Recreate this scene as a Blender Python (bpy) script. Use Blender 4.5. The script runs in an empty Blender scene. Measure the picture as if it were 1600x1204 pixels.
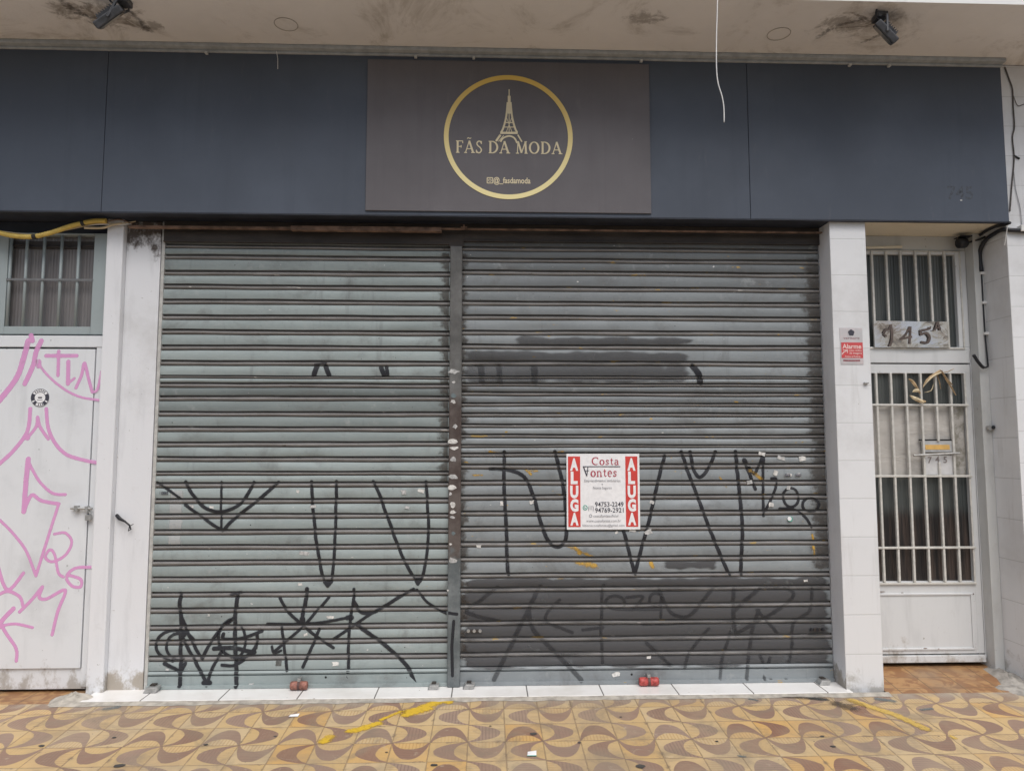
import bpy, math, random
import numpy as np
from mathutils import Vector, Matrix
R = random.Random(7)
rad = math.radians
scene = bpy.context.scene
C = scene.collection

# ------------------------------------------------------------------ camera
FPX = 1120.0
PITCH, YAW = rad(4.72), rad(1.99)
CAM = Vector((0, -4.6, 1.6))
FW = Vector((math.sin(YAW)*math.cos(PITCH), math.cos(YAW)*math.cos(PITCH), math.sin(PITCH)))
RT = Vector((math.cos(YAW), -math.sin(YAW), 0))
UP = RT.cross(FW)
cd = bpy.data.cameras.new('camera')
cam = bpy.data.objects.new('camera', cd); C.objects.link(cam)
cd.sensor_width = 36; cd.lens = FPX/1600*36; cd.clip_start = .05; cd.clip_end = 500
m = Matrix((RT, UP, -FW)).transposed().to_4x4(); m.translation = CAM
cam.matrix_world = m
scene.camera = cam

def ray(x, y): return FW + RT*((x-800)/FPX) - UP*((y-602)/FPX)
def W(x, y, yp=0.0):                       # point of a frontal plane seen at a photo pixel
    d = ray(x, y); return CAM + d*((yp-CAM.y)/d.y)
def WX(x, y, xp):
    d = ray(x, y); return CAM + d*((xp-CAM.x)/d.x)
def WZ(x, y, zp):
    d = ray(x, y); return CAM + d*((zp-CAM.z)/d.z)
SL = .06
def gz(y): return .1 + SL*(y+.206)          # the pavement falls away from the wall
def WG(x, y):
    d = ray(x, y); t = (.1+SL*(CAM.y+.206)-CAM.z)/(d.z-SL*d.y); return CAM + d*t

# ------------------------------------------------------------------ mesh builder
OFF = {}
class MB:
    def __init__(s): s.v = []; s.f = []; s.m = []
    def face(s, pts, mi=0):
        n = len(s.v); s.v += [tuple(p) for p in pts]; s.f.append(tuple(range(n, n+len(pts)))); s.m.append(mi)
    def box(s, x0, x1, y0, y1, z0, z1, mi=0):
        if x0 > x1: x0, x1 = x1, x0
        if y0 > y1: y0, y1 = y1, y0
        if z0 > z1: z0, z1 = z1, z0
        n = len(s.v)
        s.v += [(x, y, z) for z in (z0, z1) for y in (y0, y1) for x in (x0, x1)]
        for q in ((0,1,5,4),(1,3,7,5),(3,2,6,7),(2,0,4,6),(4,5,7,6),(2,3,1,0)):
            s.f.append(tuple(n+i for i in q)); s.m.append(mi)
        return s
    def obox(s, c, ax, hs, mi=0):            # box on free axes
        n = len(s.v); c = Vector(c)
        for k in (-1, 1):
            for j in (-1, 1):
                for i in (-1, 1):
                    s.v.append(tuple(c + ax[0]*hs[0]*i + ax[1]*hs[1]*j + ax[2]*hs[2]*k))
        for q in ((0,1,5,4),(1,3,7,5),(3,2,6,7),(2,0,4,6),(4,5,7,6),(2,3,1,0)):
            s.f.append(tuple(n+i for i in q)); s.m.append(mi)
        return s
    def prism(s, poly, y0, y1, mi=0):        # outline in x,z, counter-clockwise seen from the street
        n = len(s.v); k = len(poly)
        s.v += [(p[0], y0, p[1]) for p in poly] + [(p[0], y1, p[1]) for p in poly]
        s.f.append(tuple(range(n, n+k))); s.m.append(mi)
        s.f.append(tuple(range(n+2*k-1, n+k-1, -1))); s.m.append(mi)
        for i in range(k):
            j = (i+1) % k; s.f.append((n+i, n+k+i, n+k+j, n+j)); s.m.append(mi)
        return s
    def tube(s, pts, r, seg=8, mi=0, cap=True):
        pts = [Vector(p) for p in pts]; rr = r if isinstance(r, (list, tuple)) else [r]*len(pts)
        t = (pts[1]-pts[0]).normalized()
        a = t.orthogonal().normalized(); rings = []
        for i, p in enumerate(pts):
            t = ((pts[min(i+1, len(pts)-1)]-pts[max(i-1, 0)])).normalized()
            a = (a - t*a.dot(t)).normalized(); b = t.cross(a)
            n = len(s.v); rings.append(n)
            for k in range(seg):
                g = 2*math.pi*k/seg; s.v.append(tuple(p + (a*math.cos(g)+b*math.sin(g))*rr[i]))
        for u, w in zip(rings, rings[1:]):
            for k in range(seg):
                l = (k+1) % seg; s.f.append((u+k, u+l, w+l, w+k)); s.m.append(mi)
        if cap:
            s.f.append(tuple(rings[0]+k for k in reversed(range(seg)))); s.m.append(mi)
            s.f.append(tuple(rings[-1]+k for k in range(seg))); s.m.append(mi)
        return s
    def ribbon(s, pts, w, y, mi=0):          # flat stroke on a frontal plane, pts in x,z
        P = [Vector((p[0], p[1])) for p in pts]; ww = w if isinstance(w, (list, tuple)) else [w]*len(P)
        n = len(s.v)
        for i, p in enumerate(P):
            t = (P[min(i+1, len(P)-1)]-P[max(i-1, 0)]).normalized(); q = Vector((-t.y, t.x))*ww[i]*.5
            s.v.append((p.x+q.x, y, p.y+q.y)); s.v.append((p.x-q.x, y, p.y-q.y))
        for i in range(len(P)-1):
            s.f.append((n+2*i, n+2*i+1, n+2*i+3, n+2*i+2)); s.m.append(mi)
        return s
    def build(s, name, mat, parent=None, bevel=0, smooth=False, seg=2):
        off = Vector(OFF.get(parent.name, (0, 0, 0))) if parent else Vector((0, 0, 0))
        me = bpy.data.meshes.new(name)
        me.from_pydata([tuple(Vector(v)-off) for v in s.v], [], s.f)
        for mt in (mat if isinstance(mat, (list, tuple)) else [mat]): me.materials.append(mt)
        me.polygons.foreach_set('material_index', s.m)
        me.polygons.foreach_set('use_smooth', [bool(smooth)]*len(s.f))
        me.update()
        o = bpy.data.objects.new(name, me); C.objects.link(o)
        if parent: o.parent = parent
        OFF[o.name] = tuple(off)
        if bevel:
            b = o.modifiers.new('bevel', 'BEVEL'); b.width = bevel; b.segments = seg; b.limit_method = 'ANGLE'
        return o

def tag(o, label, cat, group=None):
    o['label'] = label; o['category'] = cat
    if group: o['group'] = group
    return o
def thing(name, loc, label, cat, group=None):
    o = bpy.data.objects.new(name, None); C.objects.link(o); o.location = loc; o.empty_display_size = .1
    OFF[o.name] = tuple(loc); return tag(o, label, cat, group)
def struct(o): o['kind'] = 'structure'; return o
def pbox(mb, x0, y0, x1, y1, yf, depth, mi=0):    # frontal box whose front face covers a photo rectangle on plane yf
    xm, ym = (x0+x1)/2, (y0+y1)/2
    return mb.box(W(x0, ym, yf).x, W(x1, ym, yf).x, yf, yf+depth, W(xm, y1, yf).z, W(xm, y0, yf).z, mi)
def smooth_path(pts, n=8):
    P = [np.array(p, float) for p in pts]
    if len(P) < 3: return [tuple(p) for p in P]
    out = []
    for i in range(len(P)-1):
        a, b, c, d = P[max(i-1, 0)], P[i], P[i+1], P[min(i+2, len(P)-1)]
        for k in range(n):
            t = k/n
            out.append(tuple(.5*((2*b)+(c-a)*t+(2*a-5*b+4*c-d)*t*t+(3*b-a-3*c+d)*t**3)))
    out.append(tuple(P[-1])); return out

# ------------------------------------------------------------------ materials
class G:
    def __init__(s, name, rough=.6, spec=.5, metal=0):
        s.mat = bpy.data.materials.new(name); s.mat.use_nodes = True
        s.nt = s.mat.node_tree; s.b = s.nt.nodes['Principled BSDF']; s.out = s.nt.nodes['Material Output']
        s.b.inputs['Roughness'].default_value = rough; s.b.inputs['Specular IOR Level'].default_value = spec
        s.b.inputs['Metallic'].default_value = metal; s._p = None
    def n(s, t, ins=None, **kw):
        nd = s.nt.nodes.new(t)
        for k, v in kw.items(): setattr(nd, k, v)
        for k, v in (ins or {}).items(): s.put(nd.inputs[k], v)
        return nd
    def put(s, sock, v):
        if isinstance(v, bpy.types.NodeSocket): s.nt.links.new(v, sock)
        else:
            if sock.type == 'RGBA' and len(v) == 3: v = (*v, 1)
            sock.default_value = v
    def m(s, op, a, b=0.0, c=0.0, clamp=False):
        nd = s.n('ShaderNodeMath', {0: a, 1: b, 2: c}, operation=op); nd.use_clamp = clamp; return nd.outputs[0]
    def mix(s, f, a, b, mode='MIX'):
        nd = s.n('ShaderNodeMix', data_type='RGBA', blend_type=mode)
        s.put(nd.inputs[0], f); s.put(nd.inputs[6], a); s.put(nd.inputs[7], b); return nd.outputs[2]
    @property
    def pos(s):
        if s._p is None: s._p = s.n('ShaderNodeNewGeometry').outputs['Position']
        return s._p
    def xyz(s):
        o = s.n('ShaderNodeSeparateXYZ', {0: s.pos}).outputs; return o[0], o[1], o[2]
    def vec(s, scale, off=(0, 0, 0)):
        return s.n('ShaderNodeMapping', {'Vector': s.pos, 'Scale': scale, 'Location': off}).outputs[0]
    def noise(s, scale, detail=4, rough=.55, vec=None, dist=0.0):
        return s.n('ShaderNodeTexNoise', {'Vector': vec if vec is not None else s.pos, 'Scale': scale, 'Detail': detail, 'Roughness': rough, 'Distortion': dist}).outputs[0]
    def step(s, v, a, b):                      # 0 below a, 1 above b (or reversed)
        nd = s.n('ShaderNodeMapRange', {0: v, 1: a, 2: b, 3: 0.0, 4: 1.0}, interpolation_type='SMOOTHSTEP'); return nd.outputs[0]
    def attr(s, name): return s.n('ShaderNodeAttribute', attribute_name=name).outputs['Fac']
    def bump(s, h, strength=.3, dist=.01):
        s.put(s.b.inputs['Normal'], s.n('ShaderNodeBump', {'Height': h, 'Strength': strength, 'Distance': dist}).outputs[0])
    def col(s, c): s.put(s.b.inputs['Base Color'], c); return s.mat

def plain(name, c, rough=.6, var=.12, scale=25, metal=0, spec=.5, bump=.0):
    g = G(name, rough, spec, metal)
    f = g.noise(scale, 5)
    c1 = tuple(x*(1-var) for x in c); c2 = tuple(min(1, x*(1+var)) for x in c)
    if bump: g.bump(g.noise(scale*4, 4), bump, .003)
    return g.col(g.mix(g.step(f, .3, .7), c1, c2))

def paint(name, c, dirt=(.33, .31, .28), amt=.5, rough=.6, blotch=2.0, speck=True, bump=.15, grad=None):
    g = G(name, rough)
    f = g.noise(blotch, 8, .65)
    k = g.mix(g.m('MULTIPLY', g.step(f, .5, .8), amt), c, dirt)
    f5 = g.noise(11, 8, .72, dist=.5)
    k = g.mix(g.m('MULTIPLY', g.step(f5, .58, .74), amt*.7), k, tuple((q*.6+r_*.4) for q, r_ in zip(dirt, c)))
    f2 = g.noise(3, 6, .6, g.vec((4, 4, .6)))
    k = g.mix(g.m('MULTIPLY', g.step(f2, .50, .76), amt*.9), k, tuple(x*.72 for x in c))
    if speck:
        f3 = g.noise(38, 3, .5)
        k = g.mix(g.step(f3, .735, .76), k, dirt)
    if grad:                                    # dirt splashed up from the ground, or soot by a leak: bounded in height
        x, y, z = g.xyz()
        for z0, z1, th, cc in grad:
            lv = g.step(z, z0, z1)
            ff = g.noise(9, 7, .7, g.vec((1, 1, .7)))
            k = g.mix(g.step(g.m('ADD', ff, g.m('MULTIPLY', lv, .45)), th, th+.18), k, cc)
    g.bump(g.m('ADD', g.noise(5, 5), g.m('MULTIPLY', g.noise(60, 3), .35)), bump, .01)
    return g.col(k)

M = {}
M['white'] = paint('white_masonry_paint', (.74, .75, .77), (.42, .41, .39), .35, grad=[(.46, .08, .78, (.36, .33, .29))])
M['white_soot'] = paint('sooty_white_paint', (.72, .73, .75), (.42, .41, .39), .55, grad=[(.46, .08, .76, (.38, .34, .29)), (2.60, 3.02, .74, (.085, .068, .058))])
M['white_door'] = paint('white_door_paint', (.71, .73, .75), (.40, .41, .42), .5, .45, bump=.06, grad=[(.55, .10, .86, (.42, .40, .37))])
M['grey_frame'] = paint('grey_green_frame_paint', (.33, .38, .385), (.22, .23, .22), .5, .5, bump=.06)
M['door_paint'] = paint('pale_grey_door_paint', (.64, .655, .66), (.36, .35, .33), .5, .45, bump=.06, grad=[(.55, .15, .88, (.36, .33, .29))])
M['jamb'] = paint('grey_render', (.55, .56, .55), (.3, .29, .27), .5, .7)
M['bar'] = plain('cream_bar_paint', (.58, .57, .53), .45, .1, 30)
M['cream'] = paint('cream_soffit_paint', (.72, .66, .53), (.4, .36, .28), .3, .7)
M['canopy_white'] = paint('white_canopy_edge', (.8, .8, .79), (.4, .38, .35), .4)
M['dark_under'] = plain('dark_blue_lintel_paint', (.028, .033, .048), .6, .25, 8)
M['dark_gap'] = plain('dark_interior', (.012, .012, .013), .9, .2, 5)
M['concrete'] = plain('grey_concrete', (.32, .30, .27), .9, .3, 14, bump=.5)
M['mortar'] = plain('mortar', (.40, .37, .32), .9, .25, 18, bump=.4)
M['silver'] = plain('dull_steel', (.42, .42, .41), .45, .2, 40, metal=.6)
M['rust'] = plain('rusty_steel', (.16, .10, .07), .8, .5, 14)
M['old_wire'] = plain('old_wire', (.11, .10, .095), .8, .3, 30)
M['black'] = plain('black_plastic', (.012, .013, .018), .45, .2, 30)
M['lamp_metal'] = plain('grey_lamp_casting', (.075, .078, .086), .45, .3, 30)
M['lamp_glass'] = plain('lamp_glass', (.03, .04, .05), .12, .1, 10, spec=.8)
M['white_plastic'] = plain('white_plastic', (.72, .72, .70), .5, .06, 30)
M['gold'] = None
M['asphalt'] = plain('asphalt', (.17, .165, .155), .9, .3, 60, bump=.5)  # out-of-view road, kept pale to bounce more light onto the soffit
M['kerb'] = plain('kerb_concrete', (.34, .33, .31), .9, .2, 20, bump=.4)
M['land'] = plain('bare_land', (.12, .12, .11), .95, .2, 4)
M['paper'] = plain('white_paper', (.84, .84, .845), .6, .05, 40)
M['paper_worn'] = plain('worn_paper', (.62, .61, .58), .8, .25, 60)
M['paper_grey'] = plain('greyed_paper', (.46, .46, .45), .8, .3, 60)
M['red_print'] = plain('red_print', (.62, .055, .045), .55, .08, 20)
M['red_ink'] = plain('crimson_print', (.42, .03, .06), .6, .05, 20)
M['ink'] = plain('dark_print', (.05, .05, .07), .6, .1, 20)
M['grey_ink'] = plain('grey_print', (.28, .28, .30), .6, .1, 20)
M['green_ink'] = plain('green_print', (.10, .38, .30), .6, .1, 20)
M['lock_red'] = plain('red_lock_paint', (.40, .060, .052), .5, .4, 45)
M['lock_rust'] = plain('faded_lock_paint', (.27, .115, .085), .6, .4, 45)
M['lock_band'] = plain('lock_band', (.10, .05, .045), .6, .3, 30)
M['conduit'] = plain('yellow_conduit_plastic', (.60, .43, .10), .5, .12, 20)
M['wire_tan'] = plain('tan_wire', (.50, .40, .26), .6, .15, 20)
M['tape'] = plain('black_tape', (.02, .02, .02), .5, .2, 20)
M['leaf'] = plain('dried_palm', (.42, .30, .17), .8, .35, 30)
M['leaf_pale'] = plain('pale_dried_palm', (.62, .52, .34), .8, .25, 30)
M['yellow_strip'] = plain('amber_plastic', (.68, .42, .13), .4, .1, 20)
M['blue_paint'] = plain('blue_grey_paint', (.15, .19, .20), .8, .2, 20)

# dark fascia paint and the paler printed panel
def board(name, c):
    g = G(name, .55, .35)
    f = g.noise(1.6, 8, .6); f2 = g.noise(2.5, 5, .6, g.vec((1, 1, .25)))
    k = g.mix(g.step(f, .35, .75), tuple(x*.9 for x in c), tuple(x*1.1 for x in c))
    k = g.mix(g.m('MULTIPLY', g.step(f2, .55, .75), .25), k, tuple(x*1.35 for x in c))
    k = g.mix(g.step(g.noise(70, 2), .76, .79), k, tuple(x*1.9 for x in c))
    f3 = g.noise(3.5, 6, .65, g.vec((4, 1, .18), (3, 0, 1)))
    k = g.mix(g.m('MULTIPLY', g.step(f3, .52, .72), .18), k, tuple(x*.62 for x in c))
    f4 = g.noise(5, 7, .7, g.vec((2.5, 1, .5), (7, 0, 4)))
    k = g.mix(g.m('MULTIPLY', g.step(f4, .60, .76), .14), k, (.30, .29, .28))
    g.put(g.b.inputs['Roughness'], g.m('ADD', .38, g.m('MULTIPLY', g.noise(2.5, 6, .65), .35)))
    g.bump(g.m('ADD', g.noise(1.3, 2), g.m('MULTIPLY', g.noise(300, 2), .02)), .3, .03)
    return g.col(k)
M['fascia'] = board('slate_blue_board_paint', (.078, .094, .124))
M['sign'] = board('warm_grey_sign_print', (.136, .127, .135))
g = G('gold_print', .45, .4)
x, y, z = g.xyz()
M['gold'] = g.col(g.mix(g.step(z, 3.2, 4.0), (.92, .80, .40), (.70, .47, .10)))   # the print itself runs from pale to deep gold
M['gold_letter'] = plain('pale_gold_print', (.74, .64, .42), .5, .05, 20)

# soffit: stained cement
g = G('stained_soffit_plaster', .85)
k = g.mix(g.step(g.noise(1.1, 8, .65), .3, .75), (.84, .81, .78), (.74, .71, .68))
k = g.mix(g.m('MULTIPLY', g.step(g.noise(2.2, 9, .72, dist=.6), .50, .72), .75), k, (.38, .335, .28))
for px, py, rr in ((1330, 40, .42), (1375, 30, .3), (165, 25, .5), (110, 18, .3), (225, 40, .25), (1010, 30, .25)):
    p = WZ(px, py, 4.1)
    dd = g.n('ShaderNodeVectorMath', {0: g.vec((1, 1.6, 0)), 1: (p.x, p.y*1.6, 0)}, operation='DISTANCE').outputs['Value']
    near = g.step(dd, rr, .02)
    k = g.mix(g.m('MULTIPLY', g.step(g.m('ADD', g.noise(11, 9, .72, dist=.8), g.m('MULTIPLY', near, .36)), .70, .90), .6), k, (.17, .14, .11))
g.bump(g.m('ADD', g.noise(6, 6), g.m('MULTIPLY', g.noise(80, 3), .3)), .35, .01)
M['soffit'] = g.col(k)

# wall tiles 200 x 200, square bond
def tiles(name, axis, u0, size=.2, z0=.085, c=(.76, .77, .78)):
    g = G(name, .32, .5); x, y, z = g.xyz()
    u = g.m('DIVIDE', g.m('SUBTRACT', x if axis == 'x' else y, u0), size); v = g.m('DIVIDE', g.m('SUBTRACT', z, z0), size)
    def edge(t):
        f = g.m('FRACT', t); return g.m('MINIMUM', f, g.m('SUBTRACT', 1.0, f))
    e = g.m('MINIMUM', edge(u), edge(v))
    j = g.step(e, .014, .005)
    wn = g.n('ShaderNodeTexWhiteNoise', {'Vector': g.n('ShaderNodeCombineXYZ', {0: g.m('FLOOR', u), 1: g.m('FLOOR', v), 2: 0.0}).outputs[0]}, noise_dimensions='3D').outputs[0]
    k = g.mix(wn, tuple(q*.95 for q in c), c)
    k = g.mix(g.m('MULTIPLY', g.step(g.noise(2.2, 8, .65), .45, .75), .45), k, (.47, .46, .45))
    k = g.mix(g.m('MULTIPLY', g.step(g.noise(3, 7, .68, g.vec((5, 5, .5))), .52, .74), .35), k, (.46, .45, .43))
    k = g.mix(g.step(g.noise(45, 3), .75, .78), k, (.3, .28, .25))
    lv = g.step(z, .5, .1)
    k = g.mix(g.m('MULTIPLY', g.step(g.m('ADD', g.noise(7, 7, .7), g.m('MULTIPLY', lv, .4)), .82, 1.0), .7), k, (.36, .34, .30))
    k = g.mix(g.m('MULTIPLY', j, .55), k, (.40, .40, .39))
    g.bump(g.m('SUBTRACT', g.m('MULTIPLY', g.noise(9, 3), .12), j), .25, .004)
    return g.col(k)
M['tile_front'] = tiles('white_wall_tiles', 'x', 2.197, .236)
M['tile_wall'] = tiles('white_wall_tiles_wide', 'x', 3.365, .2)
M['tile_side'] = tiles('white_wall_tiles_return', 'y', -.16, .26)
g = G('white_threshold_tiles', .25, .5); x, y, z = g.xyz()
f = g.m('FRACT', g.m('DIVIDE', g.m('SUBTRACT', x, W(706, 1085, -.15).x), .4535))
e = g.m('MINIMUM', f, g.m('SUBTRACT', 1.0, f))
k = g.mix(g.step(g.noise(3, 7, .6), .4, .8), (.84, .83, .81), (.70, .68, .64))
k = g.mix(g.step(g.noise(30, 4, .6), .69, .74), k, (.45, .41, .36))
k = g.mix(g.step(e, .011, .006), k, (.17, .16, .15))
M['threshold'] = g.col(k)
g = G('brown_floor_tiles', .5, .5); x, y, z = g.xyz()
def lines(g, u, w): 
    f = g.m('FRACT', u); return g.step(g.m('MINIMUM', f, g.m('SUBTRACT', 1.0, f)), w, w*.5)
k = g.mix(g.step(g.noise(9, 4, .5, dist=1.5), .42, .58), (.40, .23, .10), (.27, .135, .06))
k = g.mix(g.m('MULTIPLY', g.step(g.noise(3, 6), .45, .75), .6), k, (.26, .20, .14))
j = g.m('MAXIMUM', lines(g, g.m('DIVIDE', x, .21), .02), lines(g, g.m('DIVIDE', y, .14), .02))
M['brown_tile'] = g.col(g.mix(j, k, (.17, .11, .06)))

# pavement: square cement tiles, each with one crescent, turned by quarter turns so that the crescents join into waves
g = G('wave_pattern_pavement_tiles', .75, .35); x, y, z = g.xyz()
sw = g.noise(7, 2); 
u = g.m('DIVIDE', g.m('SUBTRACT', x, -.095), .195); v = g.m('DIVIDE', g.m('SUBTRACT', y, -.745), .198)
ci, cj = g.m('FLOOR', u), g.m('FLOOR', v)
fu, fv = g.m('FRACT', u), g.m('FRACT', v)
pi_, pj = g.m('FLOORED_MODULO', ci, 2.0), g.m('FLOORED_MODULO', cj, 2.0)
same = g.m('COMPARE', pi_, pj, .1)                      # col 0 row 0 -> R, col 1 row 1 -> L : base edge is vertical
def sel(f, a, b): return g.m('ADD', g.m('MULTIPLY', f, a), g.m('MULTIPLY', g.m('SUBTRACT', 1.0, f), b))
a = sel(same, fv, fu)
bR, bT = fu, fv
b0 = sel(same, fu, fv)
b = sel(pj, g.m('SUBTRACT', 1.0, b0), b0)
d = g.m('ABSOLUTE', g.m('SUBTRACT', g.m('MULTIPLY', a, 2.0), 1.0))
wob = g.m('MULTIPLY', g.m('SUBTRACT', g.noise(16, 5, .65), .5), .09)
outer = g.m('ADD', g.m('MULTIPLY', g.m('POWER', g.m('SUBTRACT', 1.0, g.m('POWER', d, 2.3), clamp=True), .75), .87), wob)
inner = g.m('ADD', g.m('SUBTRACT', g.m('MULTIPLY', g.m('POWER', g.m('SUBTRACT', 1.0, g.m('POWER', g.m('DIVIDE', d, .93), 2.3), clamp=True), .75), .37), .03), wob)
cres = g.m('MULTIPLY', g.step(g.m('SUBTRACT', outer, b), -.012, .012), g.step(g.m('SUBTRACT', b, inner), -.012, .012))
ins = g.step(g.m('SUBTRACT', inner, b), -.01, .01)
cell = g.n('ShaderNodeCombineXYZ', {0: ci, 1: cj, 2: 0.0}).outputs[0]
wn = g.n('ShaderNodeTexWhiteNoise', {'Vector': cell}, noise_dimensions='3D')
wc = g.n('ShaderNodeSeparateColor', {0: wn.outputs['Color']}).outputs
yel = g.mix(wc[0], (.54, .375, .175), (.60, .455, .26))
yel = g.mix(g.m('MULTIPLY', g.step(wc[1], .74, .97), .8), yel, (.60, .36, .12))
pur = g.mix(wc[2], (.265, .165, .118), (.325, .23, .178))
pur = g.mix(g.step(wc[1], .70, .99), pur, (.255, .135, .088))
k = g.mix(cres, yel, pur)
def ribs(t, n): return g.step(g.m('SINE', g.m('MULTIPLY', t, n*6.2832)), .25, .95)
rb = sel(cres, ribs(b, 11), g.m('MULTIPLY', ins, ribs(a, 11)))
vis = g.m('MULTIPLY', g.step(g.m('ADD', wc[0], g.m('MULTIPLY', g.noise(5, 3), .8)), .35, 1.0), rb)
k = g.mix(g.m('MULTIPLY', vis, .5), k, g.mix(cres, (.40, .215, .06), (.17, .115, .09)))
wear = g.noise(2.2, 8, .68)
k = g.mix(g.m('MULTIPLY', g.step(wear, .42, .68), .45), k, (.40, .31, .21))
grim = g.noise(4.2, 9, .72, dist=.5)
k = g.mix(g.m('MULTIPLY', g.step(grim, .46, .70), .62), k, (.23, .185, .135))
scr = g.noise(9, 8, .75, g.vec((1, 1, 1), (5, 2, 0)), dist=1.0)
k = g.mix(g.m('MULTIPLY', g.step(scr, .58, .70), .6), k, (.50, .42, .31))
tw_ = g.m('MULTIPLY', g.step(wc[0], .55, 1.0), .2)
k = g.mix(tw_, k, (.36, .29, .215))
k = g.mix(g.m('MULTIPLY', g.m('MULTIPLY', g.step(y, -.36, -.21), g.step(g.noise(6, 6, .7), .36, .62)), .8), k, (.37, .32, .255))  # mortar smeared over the first row
k = g.mix(g.step(g.noise(55, 3, .5), .73, .77), k, (.10, .085, .07))
def edge(f): return g.m('MINIMUM', f, g.m('SUBTRACT', 1.0, f))
j = g.step(g.m('ADD', g.m('MINIMUM', edge(fu), edge(fv)), g.m('MULTIPLY', g.m('SUBTRACT', g.noise(26, 6, .7), .5), .05)), .026, .006)
k = g.mix(g.m('MULTIPLY', j, .6), k, (.21, .15, .095))
k = g.mix(g.m('MULTIPLY', g.step(g.noise(1.1, 7, .65, g.vec((1, 1.6, 1), (11, 3, 0))), .50, .70), .45), k, (.25, .20, .15))
chip = g.m('MULTIPLY', g.step(g.m('MINIMUM', edge(fu), edge(fv)), .10, .02), g.step(g.noise(13, 6, .7, g.vec((1, 1, 1), (2, 9, 0))), .56, .66))
k = g.mix(g.m('MULTIPLY', chip, .7), k, (.20, .15, .105))
rj = g.m('ADD', g.m('MULTIPLY', rb, .35), g.m('MULTIPLY', chip, .6))
g.bump(g.m('SUBTRACT', g.m('MULTIPLY', g.noise(40, 4), .35), g.m('ADD', j, rj)), .5, .004)
M['pavement'] = g.col(k)

# shutter paint, face and interlock
def shutter_mats(pref, c, fleck):
    g = G(pref+'_slat_paint', .5, .4); x, y, z = g.xyz()
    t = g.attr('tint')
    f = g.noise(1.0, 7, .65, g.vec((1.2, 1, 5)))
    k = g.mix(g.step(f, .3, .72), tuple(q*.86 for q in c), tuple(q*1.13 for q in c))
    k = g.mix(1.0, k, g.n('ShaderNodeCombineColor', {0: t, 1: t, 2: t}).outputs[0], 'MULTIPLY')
    f = g.noise(3.2, 9, .72, dist=.4)
    k = g.mix(g.m('MULTIPLY', g.step(f, .49, .72), .5), k, (.11, .105, .10))
    f = g.noise(6, 6, .7, g.vec((1.6, 1, 1.6), (4, 0, 2)))
    k = g.mix(g.m('MULTIPLY', g.step(f, .56, .72), .5), k, (.37, .39, .39))
    f = g.noise(26, 3, .6, g.vec((.45, 1, 1.3), (1, 0, 7)))
    k = g.mix(g.step(f, fleck, fleck+.03), k, (.46, .30, .075))
    f = g.noise(3, 6, .65, g.vec((5, 1, .35), (2, 0, 5)))
    k = g.mix(g.m('MULTIPLY', g.step(f, .56, .74), .35), k, (.10, .10, .10))
    f = g.noise(60, 2, .5)
    k = g.mix(g.step(f, .755, .775), k, (.03, .028, .028))
    f = g.noise(34, 2, .5, g.vec((.7, 1, 1.2), (9, 0, 3)))
    k = g.mix(g.step(f, .775, .79), k, (.62, .62, .6))
    g.bump(g.m('ADD', g.noise(7, 4), g.m('MULTIPLY', g.noise(120, 3), .2)), .12, .006)
    g.put(g.b.inputs['Roughness'], g.m('ADD', .42, g.m('MULTIPLY', g.noise(5, 4), .25)))
    face = g.col(k)
    g = G(pref+'_interlock', .6, .3)
    f = g.noise(3, 8, .7, g.vec((1, 1, 3)))
    k = g.mix(g.step(f, .35, .7), (.185, .178, .172), (.265, .258, .252))
    k = g.mix(g.step(g.noise(9, 6, .7, g.vec((1, 1, 2), (3, 0, 0))), .64, .72), k, (.085, .058, .042))
    k = g.mix(g.step(g.noise(22, 3, .6, g.vec((.35, 1, 1))), fleck-.03, fleck), k, (.42, .30, .12))
    k = g.mix(g.step(g.noise(24, 3, .6, g.vec((.3, 1, 1), (5, 0, 0))), .70, .73), k, (.5, .48, .45))
    return face, g.col(k)
M['sl_face'], M['sl_lip'] = shutter_mats('green_grey', (.310, .360, .358), .755)
M['sr_face'], M['sr_lip'] = shutter_mats('blue_grey', (.262, .288, .300), .70)
g = G('grimy_shaded_steel', .6, .3)  # colour holds grime plus the shade under the fascia
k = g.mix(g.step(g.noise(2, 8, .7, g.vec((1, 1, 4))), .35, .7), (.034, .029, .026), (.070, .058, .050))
M['shaded_steel'] = g.col(k)
g = G('worn_post_paint', .55, .4); x, y, z = g.xyz()
f = g.noise(6, 8, .7); zz = g.m('ADD', z, g.m('MULTIPLY', g.m('SUBTRACT', g.noise(9, 6), .5), .5))
k = g.mix(g.step(f, .35, .7), (.085, .084, .08), (.165, .165, .16))
kk = g.mix(g.step(f, .35, .65), (.060, .042, .036), (.12, .10, .09))
k = g.mix(g.m('MULTIPLY', g.step(zz, 1.98, 1.75), g.step(zz, .86, .98)), k, kk)
kk = g.mix(g.step(f, .4, .7), (.10, .115, .12), (.19, .21, .215))
k = g.mix(g.step(zz, .95, .83), k, kk)
k = g.mix(g.step(g.noise(28, 4, .6), .70, .75), k, (.05, .04, .035))
g.bump(g.noise(30, 4), .3, .004)
M['post'] = g.col(k)

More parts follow.
